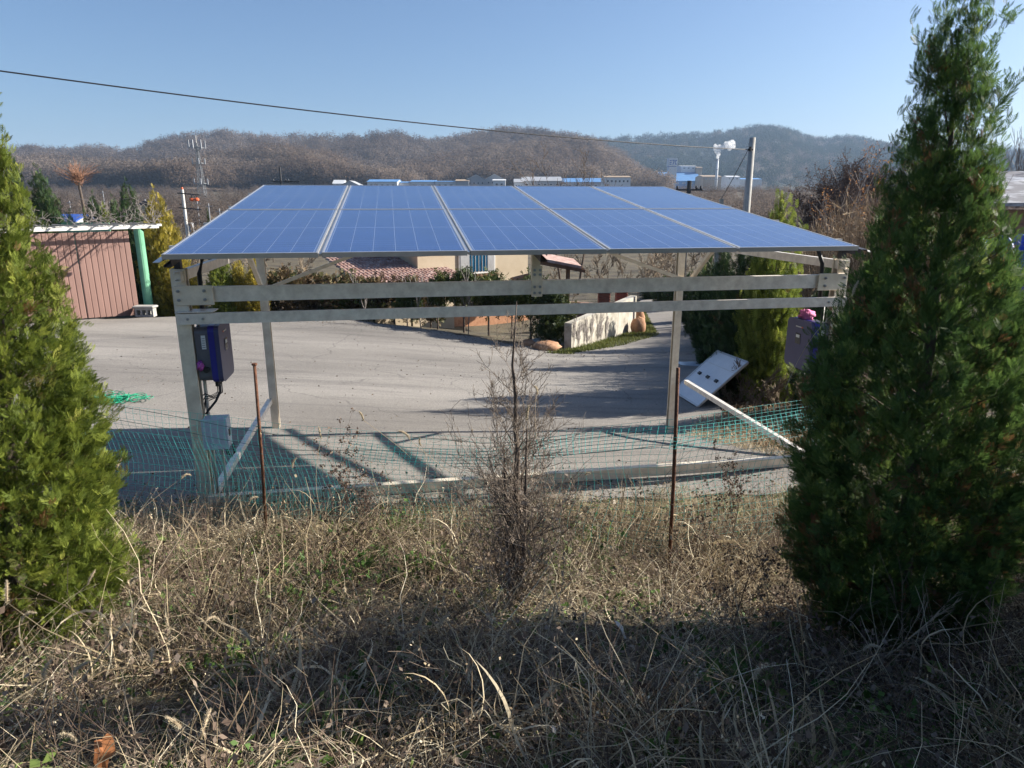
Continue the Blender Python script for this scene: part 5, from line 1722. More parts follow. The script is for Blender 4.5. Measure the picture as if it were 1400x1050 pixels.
boulder('small orange boulder left of the flat orange boulder', atu(722, 18.4, -1), 18.4, .22, .12, M['terracotta'], 4)
boulder('pale grey boulder between the orange boulders', atu(735, 18.6, -1), 18.7, .2, .13, M['concrete'], 5)
for i, (u, Y, v0) in enumerate(((827, 25.0, 402), (851, 25.6, 400))):
    x = atu(u, Y, -.5)
    zt_ = at(u, v0, Y)[2]
    e = thing('brick_pillar', ['red brick pillar left of the lane above the white wall', 'dark red brick pillar right next to the other pillar'][i], 'pillar', (x, Y, g1(x, Y)))
    zc = g1(x, Y)
    k = 0
    while zc < zt_:
        MB().cbox(x - .21 + .003 * (k % 2), x + .21 + .003 * (k % 2), Y, Y + .4, zc, zc + .085, .008).build('brick_course', M['redbrick'], e)
        zc += .097; k += 1
    MB().cbox(x - .25, x + .25, Y - .04, Y + .44, zc, zc + .06, .01).build('cap', M['concrete'], e)
wx = atu(800, 25.2, -.5)
e = thing('garden_wall', 'dark old garden wall left of the brick pillars', 'wall', (wx, 25.3, g1(wx, 25.3)))
for k in range(6):
    MB().cbox(wx - 1.6 + k * .36, wx - 1.6 + k * .36 + .345, 25.3, 25.5, g1(wx, 25.3) - .1, at(800, 411, 25.3)[2] - .02 * k, .012).build('wall_panel', M['brownwall'], e)
# grit, twigs and leaf scraps blown along the lot
n = 5200
yb_ = r.uniform(0, 1, n)
x = r.uniform(-9, 3.2, n)
y0_, y1_ = ynear(x), yfar(x)
y = np.where(r.uniform(0, 1, n) < .45, y0_ + np.abs(r.normal(0, .5, n)), np.where(r.uniform(0, 1, n) < .6, y1_ - np.abs(r.normal(0, .7, n)), y0_ + (y1_ - y0_) * yb_))
TVg = np.array([(0, 0, 0), (.3, .1, .5), (0, 0, 1), (-.3, .1, .5)])
gn_ = gn_scatter('lot_grit', TVg, [[0, 1, 2, 3]], np.stack([x, y, g(x, y) + .034], 1), frames(norm(r.normal(0, 1, (n, 3)) * [1, 1, .25]), rng=r), r.uniform(.01, .045, n), r.uniform(0, .8, n), REEDL)
tag(gn_, 'grit and dry leaf scraps scattered over the lot', 'debris', kind='stuff')
# frozen puddle on the lane
pc = np.array([atu(945, 16.2, -1.2), 16.3])
ang = np.linspace(0, 6.283, 25)[:-1]
rr = 1 + .2 * np.sin(3 * ang) + .12 * np.sin(5 * ang + 1)
xs_, ys_ = pc[0] + .38 * rr * np.cos(ang), pc[1] + .3 * rr * np.sin(ang)
V = np.concatenate([np.stack([xs_, ys_, g(xs_, ys_) + .042], 1), [[pc[0], pc[1], g1(*pc) + .043]]])
F = [(i, (i + 1) % 24, 24) for i in range(24)]
tag(np_mesh('frozen_puddle', V, F, M['ice']), 'small white frozen puddle on the lane behind the right rear post', 'puddle')

# ------------------------------------------------------------------ loose panel leaning on the conifer
b0, b1 = np.array([3.22, 13.1, 0]), np.array([3.36, 11.75, 0])
b0[2], b1[2] = g1(*b0[:2]) + .05, g1(*b1[:2]) + .05
upv = np.array([.78, .05, .74])
e = thing('loose_panel', 'loose solar panel leaning against a conifer, white back showing', 'solar panel', (b0 + b1) / 2)
n_ = norm(np.cross(b1 - b0, upv))
def quadbox(a, b, c, d_, th, off=0):
    vs = [p + n_ * off for p in (a, b, c, d_)] + [p + n_ * (off + th) for p in (a, b, c, d_)]
    return MB().add(vs, [(0, 1, 2, 3), (7, 6, 5, 4), (0, 4, 5, 1), (1, 5, 6, 2), (2, 6, 7, 3), (3, 7, 4, 0)])
H_ = 1.08
quadbox(b0, b1, b1 + upv * H_, b0 + upv * H_, .006, 0).build('backsheet', M['backsheet'], e)
quadbox(b0, b1, b1 + upv * H_, b0 + upv * H_, .004, .008 * (1 if n_[2] < 0 else -1)).build('cell_face', M['cells'], e)
ed = norm(b1 - b0)
for a, b in ((b0, b1), (b0 + upv * H_, b1 + upv * H_), (b0, b0 + upv * H_), (b1, b1 + upv * H_)):
    MB().bar(a, b, .035, .035, up=n_).build('frame_bar', M['alu'], e)
for k in (.2, .5, .8):
    c = b0 + (b1 - b0) * k + upv * H_ * (.5 if k == .5 else .5)
    s_ = n_ * (-.02 if n_[2] < 0 else .02)
    j0 = c + s_
    MB().bar(j0 - ed * .05, j0 + ed * .05, .06, .03, up=n_).build('junction_box', M['black'], e)
for k in range(1, 4):
    c0 = b0 + upv * H_ * k / 4; c1 = b1 + upv * H_ * k / 4
    s_ = n_ * (-.004 if n_[2] < 0 else .01)
    MB().bar(c0 + s_, c1 + s_, .006, .004, up=n_).build('seam', M['white'], e)

# ------------------------------------------------------------------ reeds, brush, big tree, right-hand yard
REED = leaf_mat('dry_reeds', [(.16, .1, .06), (.26, .18, .11), (.36, .27, .18), (.5, .4, .28)], .8, .25, .2)
r = np.random.default_rng(55)
n = 5200
y = r.uniform(14.5, 27, n)
x = y * r.uniform(.36, .64, n)
z = g(x, y)
hmax = np.interp(x / y, [.36, .42, .5, .64], [2.2, 3.0, 4.1, 4.4])
hh = hmax * r.uniform(.55, 1.0, n)
D = norm(np.stack([r.normal(0, .11, n), r.normal(0, .11, n), np.ones(n)], 1))
mid_ = np.stack([x, y, z], 1) + D * hh[:, None] * .55
D2 = norm(D + r.normal(0, .16, (n, 3)))
end = mid_ + D2 * hh[:, None] * .45
V, F = segs_mesh(np.concatenate([np.stack([x, y, z], 1), mid_]), np.concatenate([mid_, end]), np.concatenate([np.full(n, .011), np.full(n, .008)]), np.concatenate([np.full(n, .008), np.full(n, .004)]), 3)
rv = r.uniform(0, 1, n)
n2 = 15000
k = r.integers(0, n, n2)
t = r.uniform(.2, 1, n2)[:, None]
P = mid_[k] * (1 - t) + end[k] * t + (r.uniform(0, 1, (n2, 1)) < .4) * (np.stack([x, y, z], 1)[k] - mid_[k]) * r.uniform(0, .6, (n2, 1))
V2, F2 = scatter(*blade(2, 1.0, 1.0), P, frames(r.normal(0, .8, (n2, 3)) + [0, 0, .9], rng=r), np.stack([r.uniform(.006, .014, n2), r.uniform(.15, .45, n2), r.uniform(.15, .45, n2)], 1))
tag(np_mesh('dry_reeds', np.concatenate([V, V2]), np.concatenate([F, F2 + len(V)]), REED, rnd=np.concatenate([rep(np.concatenate([rv, rv]), 6), rep(r.uniform(.1, .9, n2), 6)])), 'thicket of tall tan dry reeds right of the carport', 'reeds', kind='stuff')
# orange dead leaves held in the thicket
ORL = leaf_mat('orange_dead_leaves', [(.22, .1, .04), (.38, .18, .07), (.5, .28, .12)], .8, .3, .2)
bare_tree('small_tree', 'small tree with a few orange dead leaves in front of the reeds', atu(1150, 19, 2), 19.0, 2.9, 61, M['barkgrey'], None, .006, None, 2, (900, .06, ORL), levels=3, kids=(4, 6), spread=.45, r0=.05)
# dry brush clumps over the fields and slopes
tp = bare(np.random.default_rng(91), (0, 0, 0), .5, 3, (4, 6), .55, .012, .25, .05)
TVb, TFb = segs_mesh(tp[0], tp[1], np.maximum(tp[2], .006), np.maximum(tp[3], .004), 3)
BRUSH = leaf_mat('dry_brush', [(.1, .075, .055), (.17, .13, .095), (.25, .2, .15), (.33, .27, .2)], .9, .1, .1)
def brush(name, label, n, fx, sc, seed):
    r = np.random.default_rng(seed)
    x, y = fx(n, r)
    return tag(gn_scatter(name, TVb, TFb, np.stack([x, y, g(x, y)], 1), frames(r.normal(0, .2, (len(x), 3)) + [0, 0, 1], rng=r), r.uniform(*sc, len(x)), r.uniform(0, 1, len(x)), BRUSH), label, 'brush', kind='stuff')
def f1(n, r):
    y = r.uniform(36, 130, n); return y * r.uniform(.06, .5, n) , y
brush('field_brush', 'grey brown dry brush on the fields beyond the lane', 260, f1, (1.2, 3.2), 5)
def f2(n, r):
    y = r.uniform(40, 160, n); return y * r.uniform(-.8, -.3, n), y
brush('far_brush', 'grey brown bushes on the plain far behind the gate', 260, f2, (2, 4.5), 6)
def f3(n, r):
    y = r.uniform(8.5, 14, n); return r.uniform(4.0, 9, n), y
brush('slope_brush', 'dry brush behind the right inverter', 70, f3, (.5, 1.3), 7)
# litter of brown leaves right of the lot
n = 9000
y = r.uniform(7, 15, n); x = np.interp(y, [7, 9.5, 12, 15], [3.2, 3.0, 3.9, 4.7]) + np.abs(r.normal(0, 1.3, n))
V, F = scatter(TV * [1, 2, 1], [[0, 1, 2, 3], [0, 3, 4, 5]], np.stack([x, y, g(x, y) + r.uniform(0, .05, n)], 1), frames(r.normal(0, 1, (n, 3)) + [0, 0, .5], rng=r), r.uniform(.03, .08, n))
tag(np_mesh('leaf_litter', V, F, REED, rnd=rep(r.uniform(0, .9, n), 6)), 'tan dead leaves and straw on the slope right of the lot', 'leaves', kind='stuff')
n = 5000
y = r.uniform(6.6, 11, n); x = np.interp(y, [6.6, 9.5, 11], [3.0, 2.6, 3.2]) + np.abs(r.normal(0, .5, n))
V, F = scatter(*blade(2, 1.0, .9), np.stack([x, y, g(x, y)], 1), frames(r.normal(0, .7, (n, 3)) + [0, 0, 1], rng=r), np.stack([r.uniform(.002, .005, n), r.uniform(.05, .2, n), r.uniform(.05, .2, n)], 1))
tag(np_mesh('edge_grass', V, F, STRAW, rnd=rep(r.uniform(.2, 1, n), 6)), 'dry grass at the right edge of the lot behind the sill beam', 'grass', kind='stuff')
# big dark twiggy tree
TWG = mat('dark_purplish_twigs', (.05, .036, .036), (.1, .07, .065), 3, .9)
LVS = leaf_mat('dull_brown_leaves', [(.06, .04, .034), (.1, .066, .052), (.15, .095, .07)], .85, .2, .15)
bt = bare_tree('twiggy_tree', 'wide dark purplish tree with withered leaves behind the reeds', atu(1140, 42, 3), 42.0, 3.6, 71, TWG, None, .012, None, 2, (17000, .11, LVS), levels=5, kids=(5, 6), spread=.8, r0=.2, upb=.12, first=.3, shrink=.7)
bt2 = bare_tree('twiggy_tree', 'second dark twiggy tree directly left of the right thuja top', atu(1215, 46, 3), 46.0, 3.9, 72, TWG, None, .012, None, 2, (15000, .11, LVS), levels=5, kids=(5, 6), spread=.75, r0=.2, upb=.15, first=.3, shrink=.7)
# tall bare tree at the right edge, behind the right thuja
for i, (u, Y, H, ln) in enumerate([(1352, 26, 3.6, (.05, 0)), (1392, 28, 3.7, (.1, 0)), (1420, 25, 3.3, (0, 0))]):
    x = atu(u, Y, 2)
    bare_tree('bare_tree', ['leafless upright tree right of the large thuja top', 'leafless tree at the right edge of the photo', 'leafless tree just outside the right edge'][i], x, Y, H, 80 + i, M['barkgrey'], None, .008, 'leafless trees at the right', 2, None, levels=4, kids=(4, 5), spread=.36, r0=.06, upb=.35, first=.1, lean=ln)
for i, (u, Y, H, lab) in enumerate([(1378, 12.5, 1.6, 'pale leafless bush in front of the blue tarp'), (1405, 10.5, 1.5, 'pale leafless bush at the right edge below the tarp'), (1350, 15, 1.5, 'pale leafless bush partly behind the right thuja')]):
    bare_tree('bare_bush', lab, atu(u, Y, 1), Y, H, 90 + i, M['barkgrey'], None, .004, 'pale leafless bushes at the right', 1, None, 'shrub', levels=4, kids=(4, 6), spread=.5, r0=.02, upb=.2, first=.05)
# house with frosted roof
rx0, rx1 = atu(1338, 22, 2), atu(1520, 22, 2)
zt1, ze = at(1370, 238, 24.5)[2], at(1370, 282, 21.4)[2]
rz = g1(rx0, 22)
e = thing('farm_building', 'brown block farm building with a frosted grey roof at the right edge', 'building', ((rx0 + rx1) / 2, 22, rz))
for k in range(8):
    z0_, z1_ = rz + (ze - .1 - rz) * k / 8, rz + (ze - .1 - rz) * (k + 1) / 8 - .015
    MB().box(rx0, rx1, 22, 25.5, z0_, z1_).build('block_course', M['brownwall'], e)
MB().add([(rx0 - .4, 21.4, ze), (rx1 + .4, 21.4, ze), (rx1 + .4, 24.6, zt1), (rx0 - .4, 24.6, zt1), (rx0 - .4, 21.4, ze + .1), (rx1 + .4, 21.4, ze + .1), (rx1 + .4, 24.6, zt1 + .1), (rx0 - .4, 24.6, zt1 + .1)],
         [(0, 1, 2, 3), (7, 6, 5, 4), (0, 4, 5, 1), (1, 5, 6, 2), (3, 7, 4, 0), (2, 6, 7, 3)]).build('roof', M['greyroof'], e)
tx0, tx1 = atu(1352, 17, 1), atu(1440, 17, 1)
e = thing('blue_tarp', 'crumpled blue tarp over a heap beside the right thuja', 'tarp', ((tx0 + tx1) / 2, 17, g1((tx0 + tx1) / 2, 17)))
zt_, zb_ = at(1370, 330, 17)[2], at(1370, 374, 17)[2]
U, W_ = np.meshgrid(np.linspace(0, 1, 26), np.linspace(0, 1, 16))
X = tx0 + (tx1 - tx0) * U + .05 * np.sin(W_ * 9 + U * 7)
Y = 17 + .9 * (1 - np.abs(W_ - .4) * 1.4) * 0 + W_ * 1.1 + .06 * np.sin(U * 19 + W_ * 5)
Z = zb_ - .9 + (zt_ - zb_ + .9) * np.sin(np.clip(W_ * 1.5, 0, 1) * math.pi / 2) + .09 * np.sin(U * 14 + 2 * W_) * W_ + .05 * np.sin(U * 31)
V = np.stack([X, Y, Z], -1).reshape(-1, 3)
i = np.arange(15)[:, None] * 26 + np.arange(25)[None]
F = np.stack([i, i + 1, i + 27, i + 26], -1).reshape(-1, 4)
np_mesh('sheet', V, F, M['tarp'], e)
rag_ = MB().box(tx0 + .15, tx1 - .1, 17.5, 18.05, g1(tx0, 17), zt_ - .25).build('heap', M['concrete'], e)

# ------------------------------------------------------------------ poles, wires, mast
px_, py_ = atu(1019, 24, 2), 24.0
zt_ = at(1024, 188, 24)[2]
zb_ = g1(px_, py_)
e = thing('utility_pole', 'grey concrete utility pole right of the panels, cable fixed near its top', 'utility pole', (px_, py_, zb_))
MB().tube([(px_, py_, zb_ - .2), (px_, py_, zt_)], [.15, .1], 14).build('shaft', M['concrete'], e, smooth=True)
hk = at(1016, 205, 24)
MB().tube([(px_, py_ - .12, hk[2]), (px_ - .17, py_ - .14, hk[2])], .03, 8).build('bracket', M['darkmetal'], e)
MB().tube([(px_ - .1, py_ - .16, hk[2] - .05), (px_ - .1, py_ - .16, hk[2] + .09)], .05, 8).build('insulator', M['black'], e)
A = np.array([px_ - .16, py_ - .14, hk[2]]); B = at(0, 66, 13.0)
B = A + (B - A) * 1.5
def sagline(a, b, sag, n=40):
    t = np.linspace(0, 1, n)
    return [tuple(a + (b - a) * q_ - np.array([0, 0, sag * 4 * q_ * (1 - q_)])) for q_ in t]
tag(MB().tube(sagline(A, B, .42), .014, 6).build('overhead_cable', M['black'], smooth=True), 'black cable crossing the sky from the concrete pole to upper left', 'cable')
C_ = at(984, 276, 23.2)
tag(MB().tube(sagline(A, C_, .03, 12), .012, 6).build('stay_cable', M['black']), 'black stay cable slanting down left of the concrete pole', 'cable')
e = thing('stake', 'short wooden stake where the stay cable ends', 'stake', (C_[0], C_[1], g1(C_[0], C_[1])))
MB().bar((C_[0], C_[1], g1(C_[0], C_[1])), (C_[0] + .05, C_[1], C_[2] + .1), .12, .1, up=(0, 1, 0)).build('shaft', M['plaster'], e)
e = thing('utility_pole', 'pole at the left carrying two orange covered insulators', 'utility pole', (atu(248, 80, 4), 80, g1(atu(248, 80), 80)))
x, y = atu(249, 80, 4), 80.0
zt_, zb_ = at(245, 259, 80)[2], g1(x, y)
MB().tube([(x, y, zb_), (x, y, zt_)], [.2, .15], 10).build('shaft', M['white'], e)
for z in (zt_ - .4, zt_ - 2.0):
    MB().bar((x - .5, y - .2, z), (x + 2.0, y - .2, z - .2), .1, .12).build('crossarm', M['darkmetal'], e)
for k in (1.1, 1.65):
    MB().lathe((x + k, y - .3, zt_ - 1.1), [(.1, -.2), (.26, -.1), (.26, .1), (.1, .2)], 10).build('insulator_cover', M['orange'], e)
    MB().tube([(x + k, y - .3, zt_ - .9), (x + k, y - .3, zt_ - .5)], .04, 6).build('hanger', M['darkmetal'], e)
MB().lathe((x + .6, y - .2, zb_ + 2.0), [(.2, 0), (.3, .1), (.3, 1.0), (.2, 1.1)], 10).build('transformer', M['facgrey'], e)
MB().lathe((x, y, zt_), [(.1, 0), (.14, .1), (.06, .25)], 8).build('red_cap', M['orange'], e)
for (u, vt, Y, lab) in ((387, 228, 75, 'thin dark pole with a crossarm above the left part of the panels'), (940, 247, 48, 'dark pole top with insulators behind the right part of the panels')):
    x = atu(u, Y, 2); zt_ = at(u, vt, Y)[2]; zb_ = g1(x, Y)
    e = thing('utility_pole', lab, 'utility pole', (x, Y, zb_))
    MB().tube([(x, Y, zb_), (x, Y, zt_)], [.16, .11 if u < 500 else .15], 8).build('shaft', M['darkmetal'], e)
    for dz in ((1.5,) if u < 500 else (.6, 1.3)):
        MB().bar((x - .9, Y, zt_ - dz), (x + (2.0 if u < 500 else .9), Y, zt_ - dz), .08, .1).build('crossarm', M['darkmetal'], e)
        for k in (-.8, .5, .8):
            MB().lathe((x + k, Y, zt_ - dz + .05), [(.05, 0), (.09, .08), (.05, .22)], 8).build('insulator', M['darkmetal'], e)
# small pale poles on the plain
for i, (u, vt, Y, hh) in enumerate([(93, 274, 120, 5), (125, 273, 130, 5), (141, 261, 140, 9), (148, 275, 150, 6), (197, 272, 120, 7), (268, 275, 110, 6), (283, 278, 100, 5), (297, 285, 90, 4)]):
    x = atu(u, Y, 4); zt_ = at(u, vt, Y)[2]
    e = thing('far_pole', ['first', 'second', 'third', 'fourth', 'fifth', 'sixth', 'seventh', 'eighth'][i] + ' thin pale far pole from the left, behind the gate', 'pole', (x, Y, g1(x, Y)), 'thin pale poles on the plain')
    MB().tube([(x, Y, g1(x, Y)), (x, Y, zt_)], .07, 6).build('shaft', M['facgrey'], e)
    MB().bar((x - .5, Y, zt_ - .4), (x + .5, Y, zt_ - .4), .06, .06).build('crossarm', M['facgrey'], e)
# lattice mast
mx_, my_ = atu(274, 230, 10), 230.0
mz0, mz1 = g1(mx_, my_), at(268, 196, 230)[2]
e = thing('radio_mast', 'grey lattice radio mast with antennas in front of the wooded hill', 'radio mast', (mx_, my_, mz0))
H_ = mz1 - mz0
lv_ = 15
def mw(t): return 2.3 - 1.8 * t
for sx_, sy_ in ((-1, -1), (1, -1), (1, 1), (-1, 1)):
    MB().tube([(mx_ + sx_ * mw(0) * .5, my_ + sy_ * mw(0) * .5, mz0), (mx_ + sx_ * mw(1) * .5, my_ + sy_ * mw(1) * .5, mz1)], [.1, .07], 6).build('leg', M['maststeel'], e)
for k in range(lv_):
    t0, t1 = k / lv_, (k + 1) / lv_
    cs = [(-1, -1), (1, -1), (1, 1), (-1, 1)]
    m_ = MB()
    for q_ in range(4):
        a, b = cs[q_], cs[(q_ + 1) % 4]
        p = lambda c, t: (mx_ + c[0] * mw(t) * .5, my_ + c[1] * mw(t) * .5, mz0 + H_ * t)
        m_.bar(p(a, t0), p(b, t1), .06, .06).bar(p(b, t0), p(a, t1), .06, .06).bar(p(a, t1), p(b, t1), .06, .06)
    m_.build('lattice_bay', M['maststeel'], e)
for t, rad in ((.35, 2.0), (.68, 1.8), (.93, 2.4)):
    z = mz0 + H_ * t
    m_ = MB()
    for q_ in range(4):
        a = 1.5708 * q_ + .78
        b = a + 1.5708
        m_.bar((mx_ + rad * math.cos(a), my_ + rad * math.sin(a), z), (mx_ + rad * math.cos(b), my_ + rad * math.sin(b), z), .16, .2)
        m_.bar((mx_ + rad * math.cos(a), my_ + rad * math.sin(a), z), (mx_ + .3 * math.cos(a), my_ + .3 * math.sin(a), z), .12, .12)
    m_.build('platform', M['maststeel'], e)
    for q_ in range(6 if t > .9 else 4):
        a = 6.283 * q_ / (6 if t > .9 else 4) + .4
        xx, yy = mx_ + rad * math.cos(a), my_ + rad * math.sin(a)
        MB().box(xx - .18, xx + .18, yy - .12, yy + .12, z - .3, z + (2.4 if t > .9 else 1.5)).build('antenna', M['facgrey'], e)
MB().tube([(mx_, my_, mz1 - 1), (mx_, my_, mz1 + 2.4)], .08, 6).build('lightning_rod', M['steel'], e)
# broom-topped tree
x, y = atu(111, 45, 3), 45.0
zt_ = at(109, 240, 45)[2]
r = np.random.default_rng(3)
e = thing('pollard_tree', 'bare straight trunk with an orange brown broom of twigs on top', 'tree', (x, y, g1(x, y)))
MB().tube([(x, y, g1(x, y)), (x + .05, y, zt_ * .5), (x - .05, y, zt_)], [.11, .09, .07], 8).build('trunk', M['bark'], e)
P0 = np.tile([x - .05, y, zt_ - .3], (150, 1)) + r.normal(0, .16, (150, 3))
a = r.uniform(0, 6.28, 150); q_ = r.uniform(.1, 1.3, 150) ** 1.5
P1 = P0 + np.stack([np.cos(a) * q_, np.sin(a) * q_, r.uniform(.2, 1.1, 150)], 1)
V, F = segs_mesh(P0, P1, np.full(150, .014), np.full(150, .009), 3)
np_mesh('twigs', V, F, mat('orange_brown_twigs', (.2, .1, .06), (.3, .16, .1), 3, .9), e)
for i, (u, Y, vt, lab) in enumerate([(793, 40, 205, 'leafless tree showing above the middle of the panels'), (772, 36, 218, 'smaller leafless tree left of the other one above the panels')]):
    x = atu(u, Y, 2)
    bare_tree('bare_tree', lab, x, Y, (at(u, vt, Y)[2] - g1(x, Y)) * .62, 500 + i, M['bark'], None, .014, None, 2, None, levels=4, kids=(3, 4), spread=.5, r0=.09, upb=.2, first=.3)

# ------------------------------------------------------------------ factories across the valley
def fac(label, u0, u1, v0, v1, Y, wm, rm, depth=22, eave=.55, axis='x', wins=0, doors=0, name='factory_building', group='factories across the valley'):
    x0, x1 = atu(u0, Y, 12), atu(u1, Y, 12)
    zt, zb = at((u0 + u1) / 2, v0, Y)[2], g1((x0 + x1) / 2, Y) - .5
    zw = zt - (zt - at((u0 + u1) / 2, v1, Y)[2]) * (1 - eave)
    ws = []
    if wins:
        w = (x1 - x0) / (wins * 2 + 1)
        for k in range(wins):
            ws.append((x0 + w * (2 * k + 1), x0 + w * (2 * k + 2), zw - 2.6, zw - 1.4))
    ds = []
    for k in range(doors):
        xx = x0 + (x1 - x0) * (k + .5) / doors
        ds.append((xx - 1.8, xx + 1.8, zb, zw - 3.4))
    return gable(name, label, 'building', x0, x1, Y, Y + depth, zb, zw, zt, wm, rm, axis, .3, ws, ds, group)
FY = 400
fac('small pale house at the left end of the factory row', 455, 470, 246, 257, FY + 10, M['facwhite'], M['facwhite'], 8)
fac('grey shed with a white gable at the left end of the factory row', 464, 492, 247, 257, FY, M['facgrey'], M['facgrey'], 14, .3, 'y')
fac('long white factory hall with a bright blue roof, leftmost of the blue roofs', 502, 543, 245, 257, FY, M['facwhite'], M['facblue'], 18, .7, wins=5)
fac('low white link building between two blue roofed halls', 544, 560, 248, 257, FY + 5, M['facwhite'], M['facblue'], 12, .8, wins=2)
fac('second blue roofed white factory hall', 561, 594, 246, 257, FY, M['facwhite'], M['facblue'], 18, .75, wins=3)
fac('white factory hall with three small windows', 595, 623, 247, 257, FY, M['facwhite'], M['facblue'], 18, .85, wins=3)
fac('brown grey factory block beside the twin hangar', 623, 641, 245, 257, FY - 4, M['facgrey'], M['facbrown'], 14, .8)
fac('left arched bay of the grey twin hangar', 638, 664, 239, 257, FY, M['facgrey'], M['facwhite'], 26, .65, 'y', wins=4, doors=1)
fac('right arched bay of the grey twin hangar', 664, 688, 238, 257, FY, M['facgrey'], M['facwhite'], 26, .65, 'y', wins=4)
fac('white annex with dark door in front of the twin hangar', 674, 691, 245, 257, FY - 12, M['facwhite'], M['facwhite'], 9, .85, wins=2, doors=1)
fac('white striped factory hall right of the twin hangar', 703, 716, 244, 257, FY, M['facwhite'], M['facgrey'], 22, .6, wins=3)
fac('long grey factory hall behind the bare trees', 714, 768, 241, 257, FY + 12, M['facgrey'], M['facgrey'], 24, .6, wins=6, doors=2)
fac('wide blue grey factory hall right of the long grey one', 764, 830, 243, 258, FY + 40, M['facgrey'], M['facblue'], 26, .6, wins=7)
fac('white and brown fronted hall above the panel corner', 827, 862, 240, 256, FY - 20, M['facwhite'], M['facbrown'], 16, .85, wins=6)
PY = 700
fac('long low dark blue roof of the distant plant', 858, 912, 243, 253, PY, M['facblue'], M['facblue'], 40, .3)
fac('large sloping blue roof of the distant plant', 880, 960, 234, 252, PY + 30, M['facblue'], M['facblue'], 60, .25, wins=8)
fac('brown stained factory block beside the chimney', 960, 985, 239, 252, PY, M['facbrown'], M['facbrown'], 30, .8, wins=4)
fac('white factory block behind the sign tower', 929, 950, 226, 250, PY + 60, M['facwhite'], M['facwhite'], 24, .95, wins=3)
fac('narrow brown silo building beside the white factory block', 950, 958, 228, 250, PY + 55, M['facbrown'], M['facbrown'], 12, .95)
fac('far white plant building right of the chimney', 992, 1010, 240, 252, PY + 90, M['facwhite'], M['facwhite'], 20, .85, wins=3)
fac('pale blue plant building left of the concrete pole', 1008, 1040, 243, 254, PY + 120, M['facgrey'], M['facblue'], 30, .8, wins=4)
# sign tower
x0, x1 = atu(914, PY, 30), atu(925, PY, 30)
zt_, zb_ = at(920, 216, PY)[2], g1(x0, PY)
e = thing('sign_tower', 'white square tower with dark blue characters near its top', 'tower', ((x0 + x1) / 2, PY, zb_))
MB().box(x0, x1, PY, PY + 8, zb_, zt_ - 8.2).build('shaft', M['facwhite'], e)
MB().box(x0 - .4, x1 + .4, PY - .4, PY + 8.4, zt_ - 7.6, zt_).build('head', M['facwhite'], e)
MB().box(x0 + .3, x1 - .3, PY + .3, PY + 7.7, zt_ - 8.2, zt_ - 7.6).build('neck', M['bluesheet'], e)
w = (x1 - x0)
sg = MB()
yy = PY - .55
zc = zt_ - 6.2
for k in range(3):
    sg.box(x0 + .05 * w, x0 + .3 * w, yy, yy + .12, zc + k * 1.7, zc + k * 1.7 + .8)
sg.box(x0 + .38 * w, x0 + .66 * w, yy, yy + .12, zc + 3.5, zc + 4.3)
sg.add([(x0 + .56 * w, yy, zc + 3.5), (x0 + .66 * w, yy, zc + 3.5), (x0 + .52 * w, yy, zc), (x0 + .42 * w, yy, zc)], [(0, 1, 2, 3)])
for k in (0, 3.4):
    sg.box(x0 + .74 * w, x0 + .95 * w, yy, yy + .12, zc + k, zc + k + .9)
sg.box(x0 + .72 * w, x0 + .8 * w, yy, yy + .12, zc + .9, zc + 3.4)
sg.build('painted_sign', M['bluesheet'], e)
sg = MB()
for k in range(4):
    sg.box(x0 + .1 * w, x0 + .35 * w, PY - .12, PY - .02, zb_ + 9 + k * 2.0, zb_ + 9.9 + k * 2.0)
sg.build('painted_sign', M['facgrey'], e)
# chimney and smoke
cx_, cy_ = atu(974, PY, 30), PY - 15.0
zt_, zb_ = at(974, 217, cy_)[2], g1(cx_, cy_)
e = thing('chimney', 'slim pale chimney with smoke in front of the blue hill', 'chimney', (cx_, cy_, zb_))
MB().tube([(cx_, cy_, zb_), (cx_, cy_, zt_)], [1.5, 1.0], 12).build('stack', M['facwhite'], e, smooth=True)
for k in range(3):
    z = zb_ + (zt_ - zb_) * (.4 + .28 * k)
    MB().tube([(cx_, cy_, z), (cx_, cy_, z + .5)], 1.6, 12).build('ring', M['facgrey'], e)
sm = bpy.data.materials.new('white_steam'); sm.use_nodes = True
sm.node_tree.nodes.clear()
so_ = sm.node_tree.nodes.new('ShaderNodeOutputMaterial')
pv = sm.node_tree.nodes.new('ShaderNodeVolumePrincipled')
pv.inputs['Color'].default_value = (.98, .98, .98, 1)
pv.inputs['Density'].default_value = .35
pv.inputs['Anisotropy'].default_value = .2
sm.node_tree.links.new(pv.outputs[0], so_.inputs['Volume'])
r = np.random.default_rng(17)
Vs, Fs = [], []
off = 0
pxm = cy_ / FPX
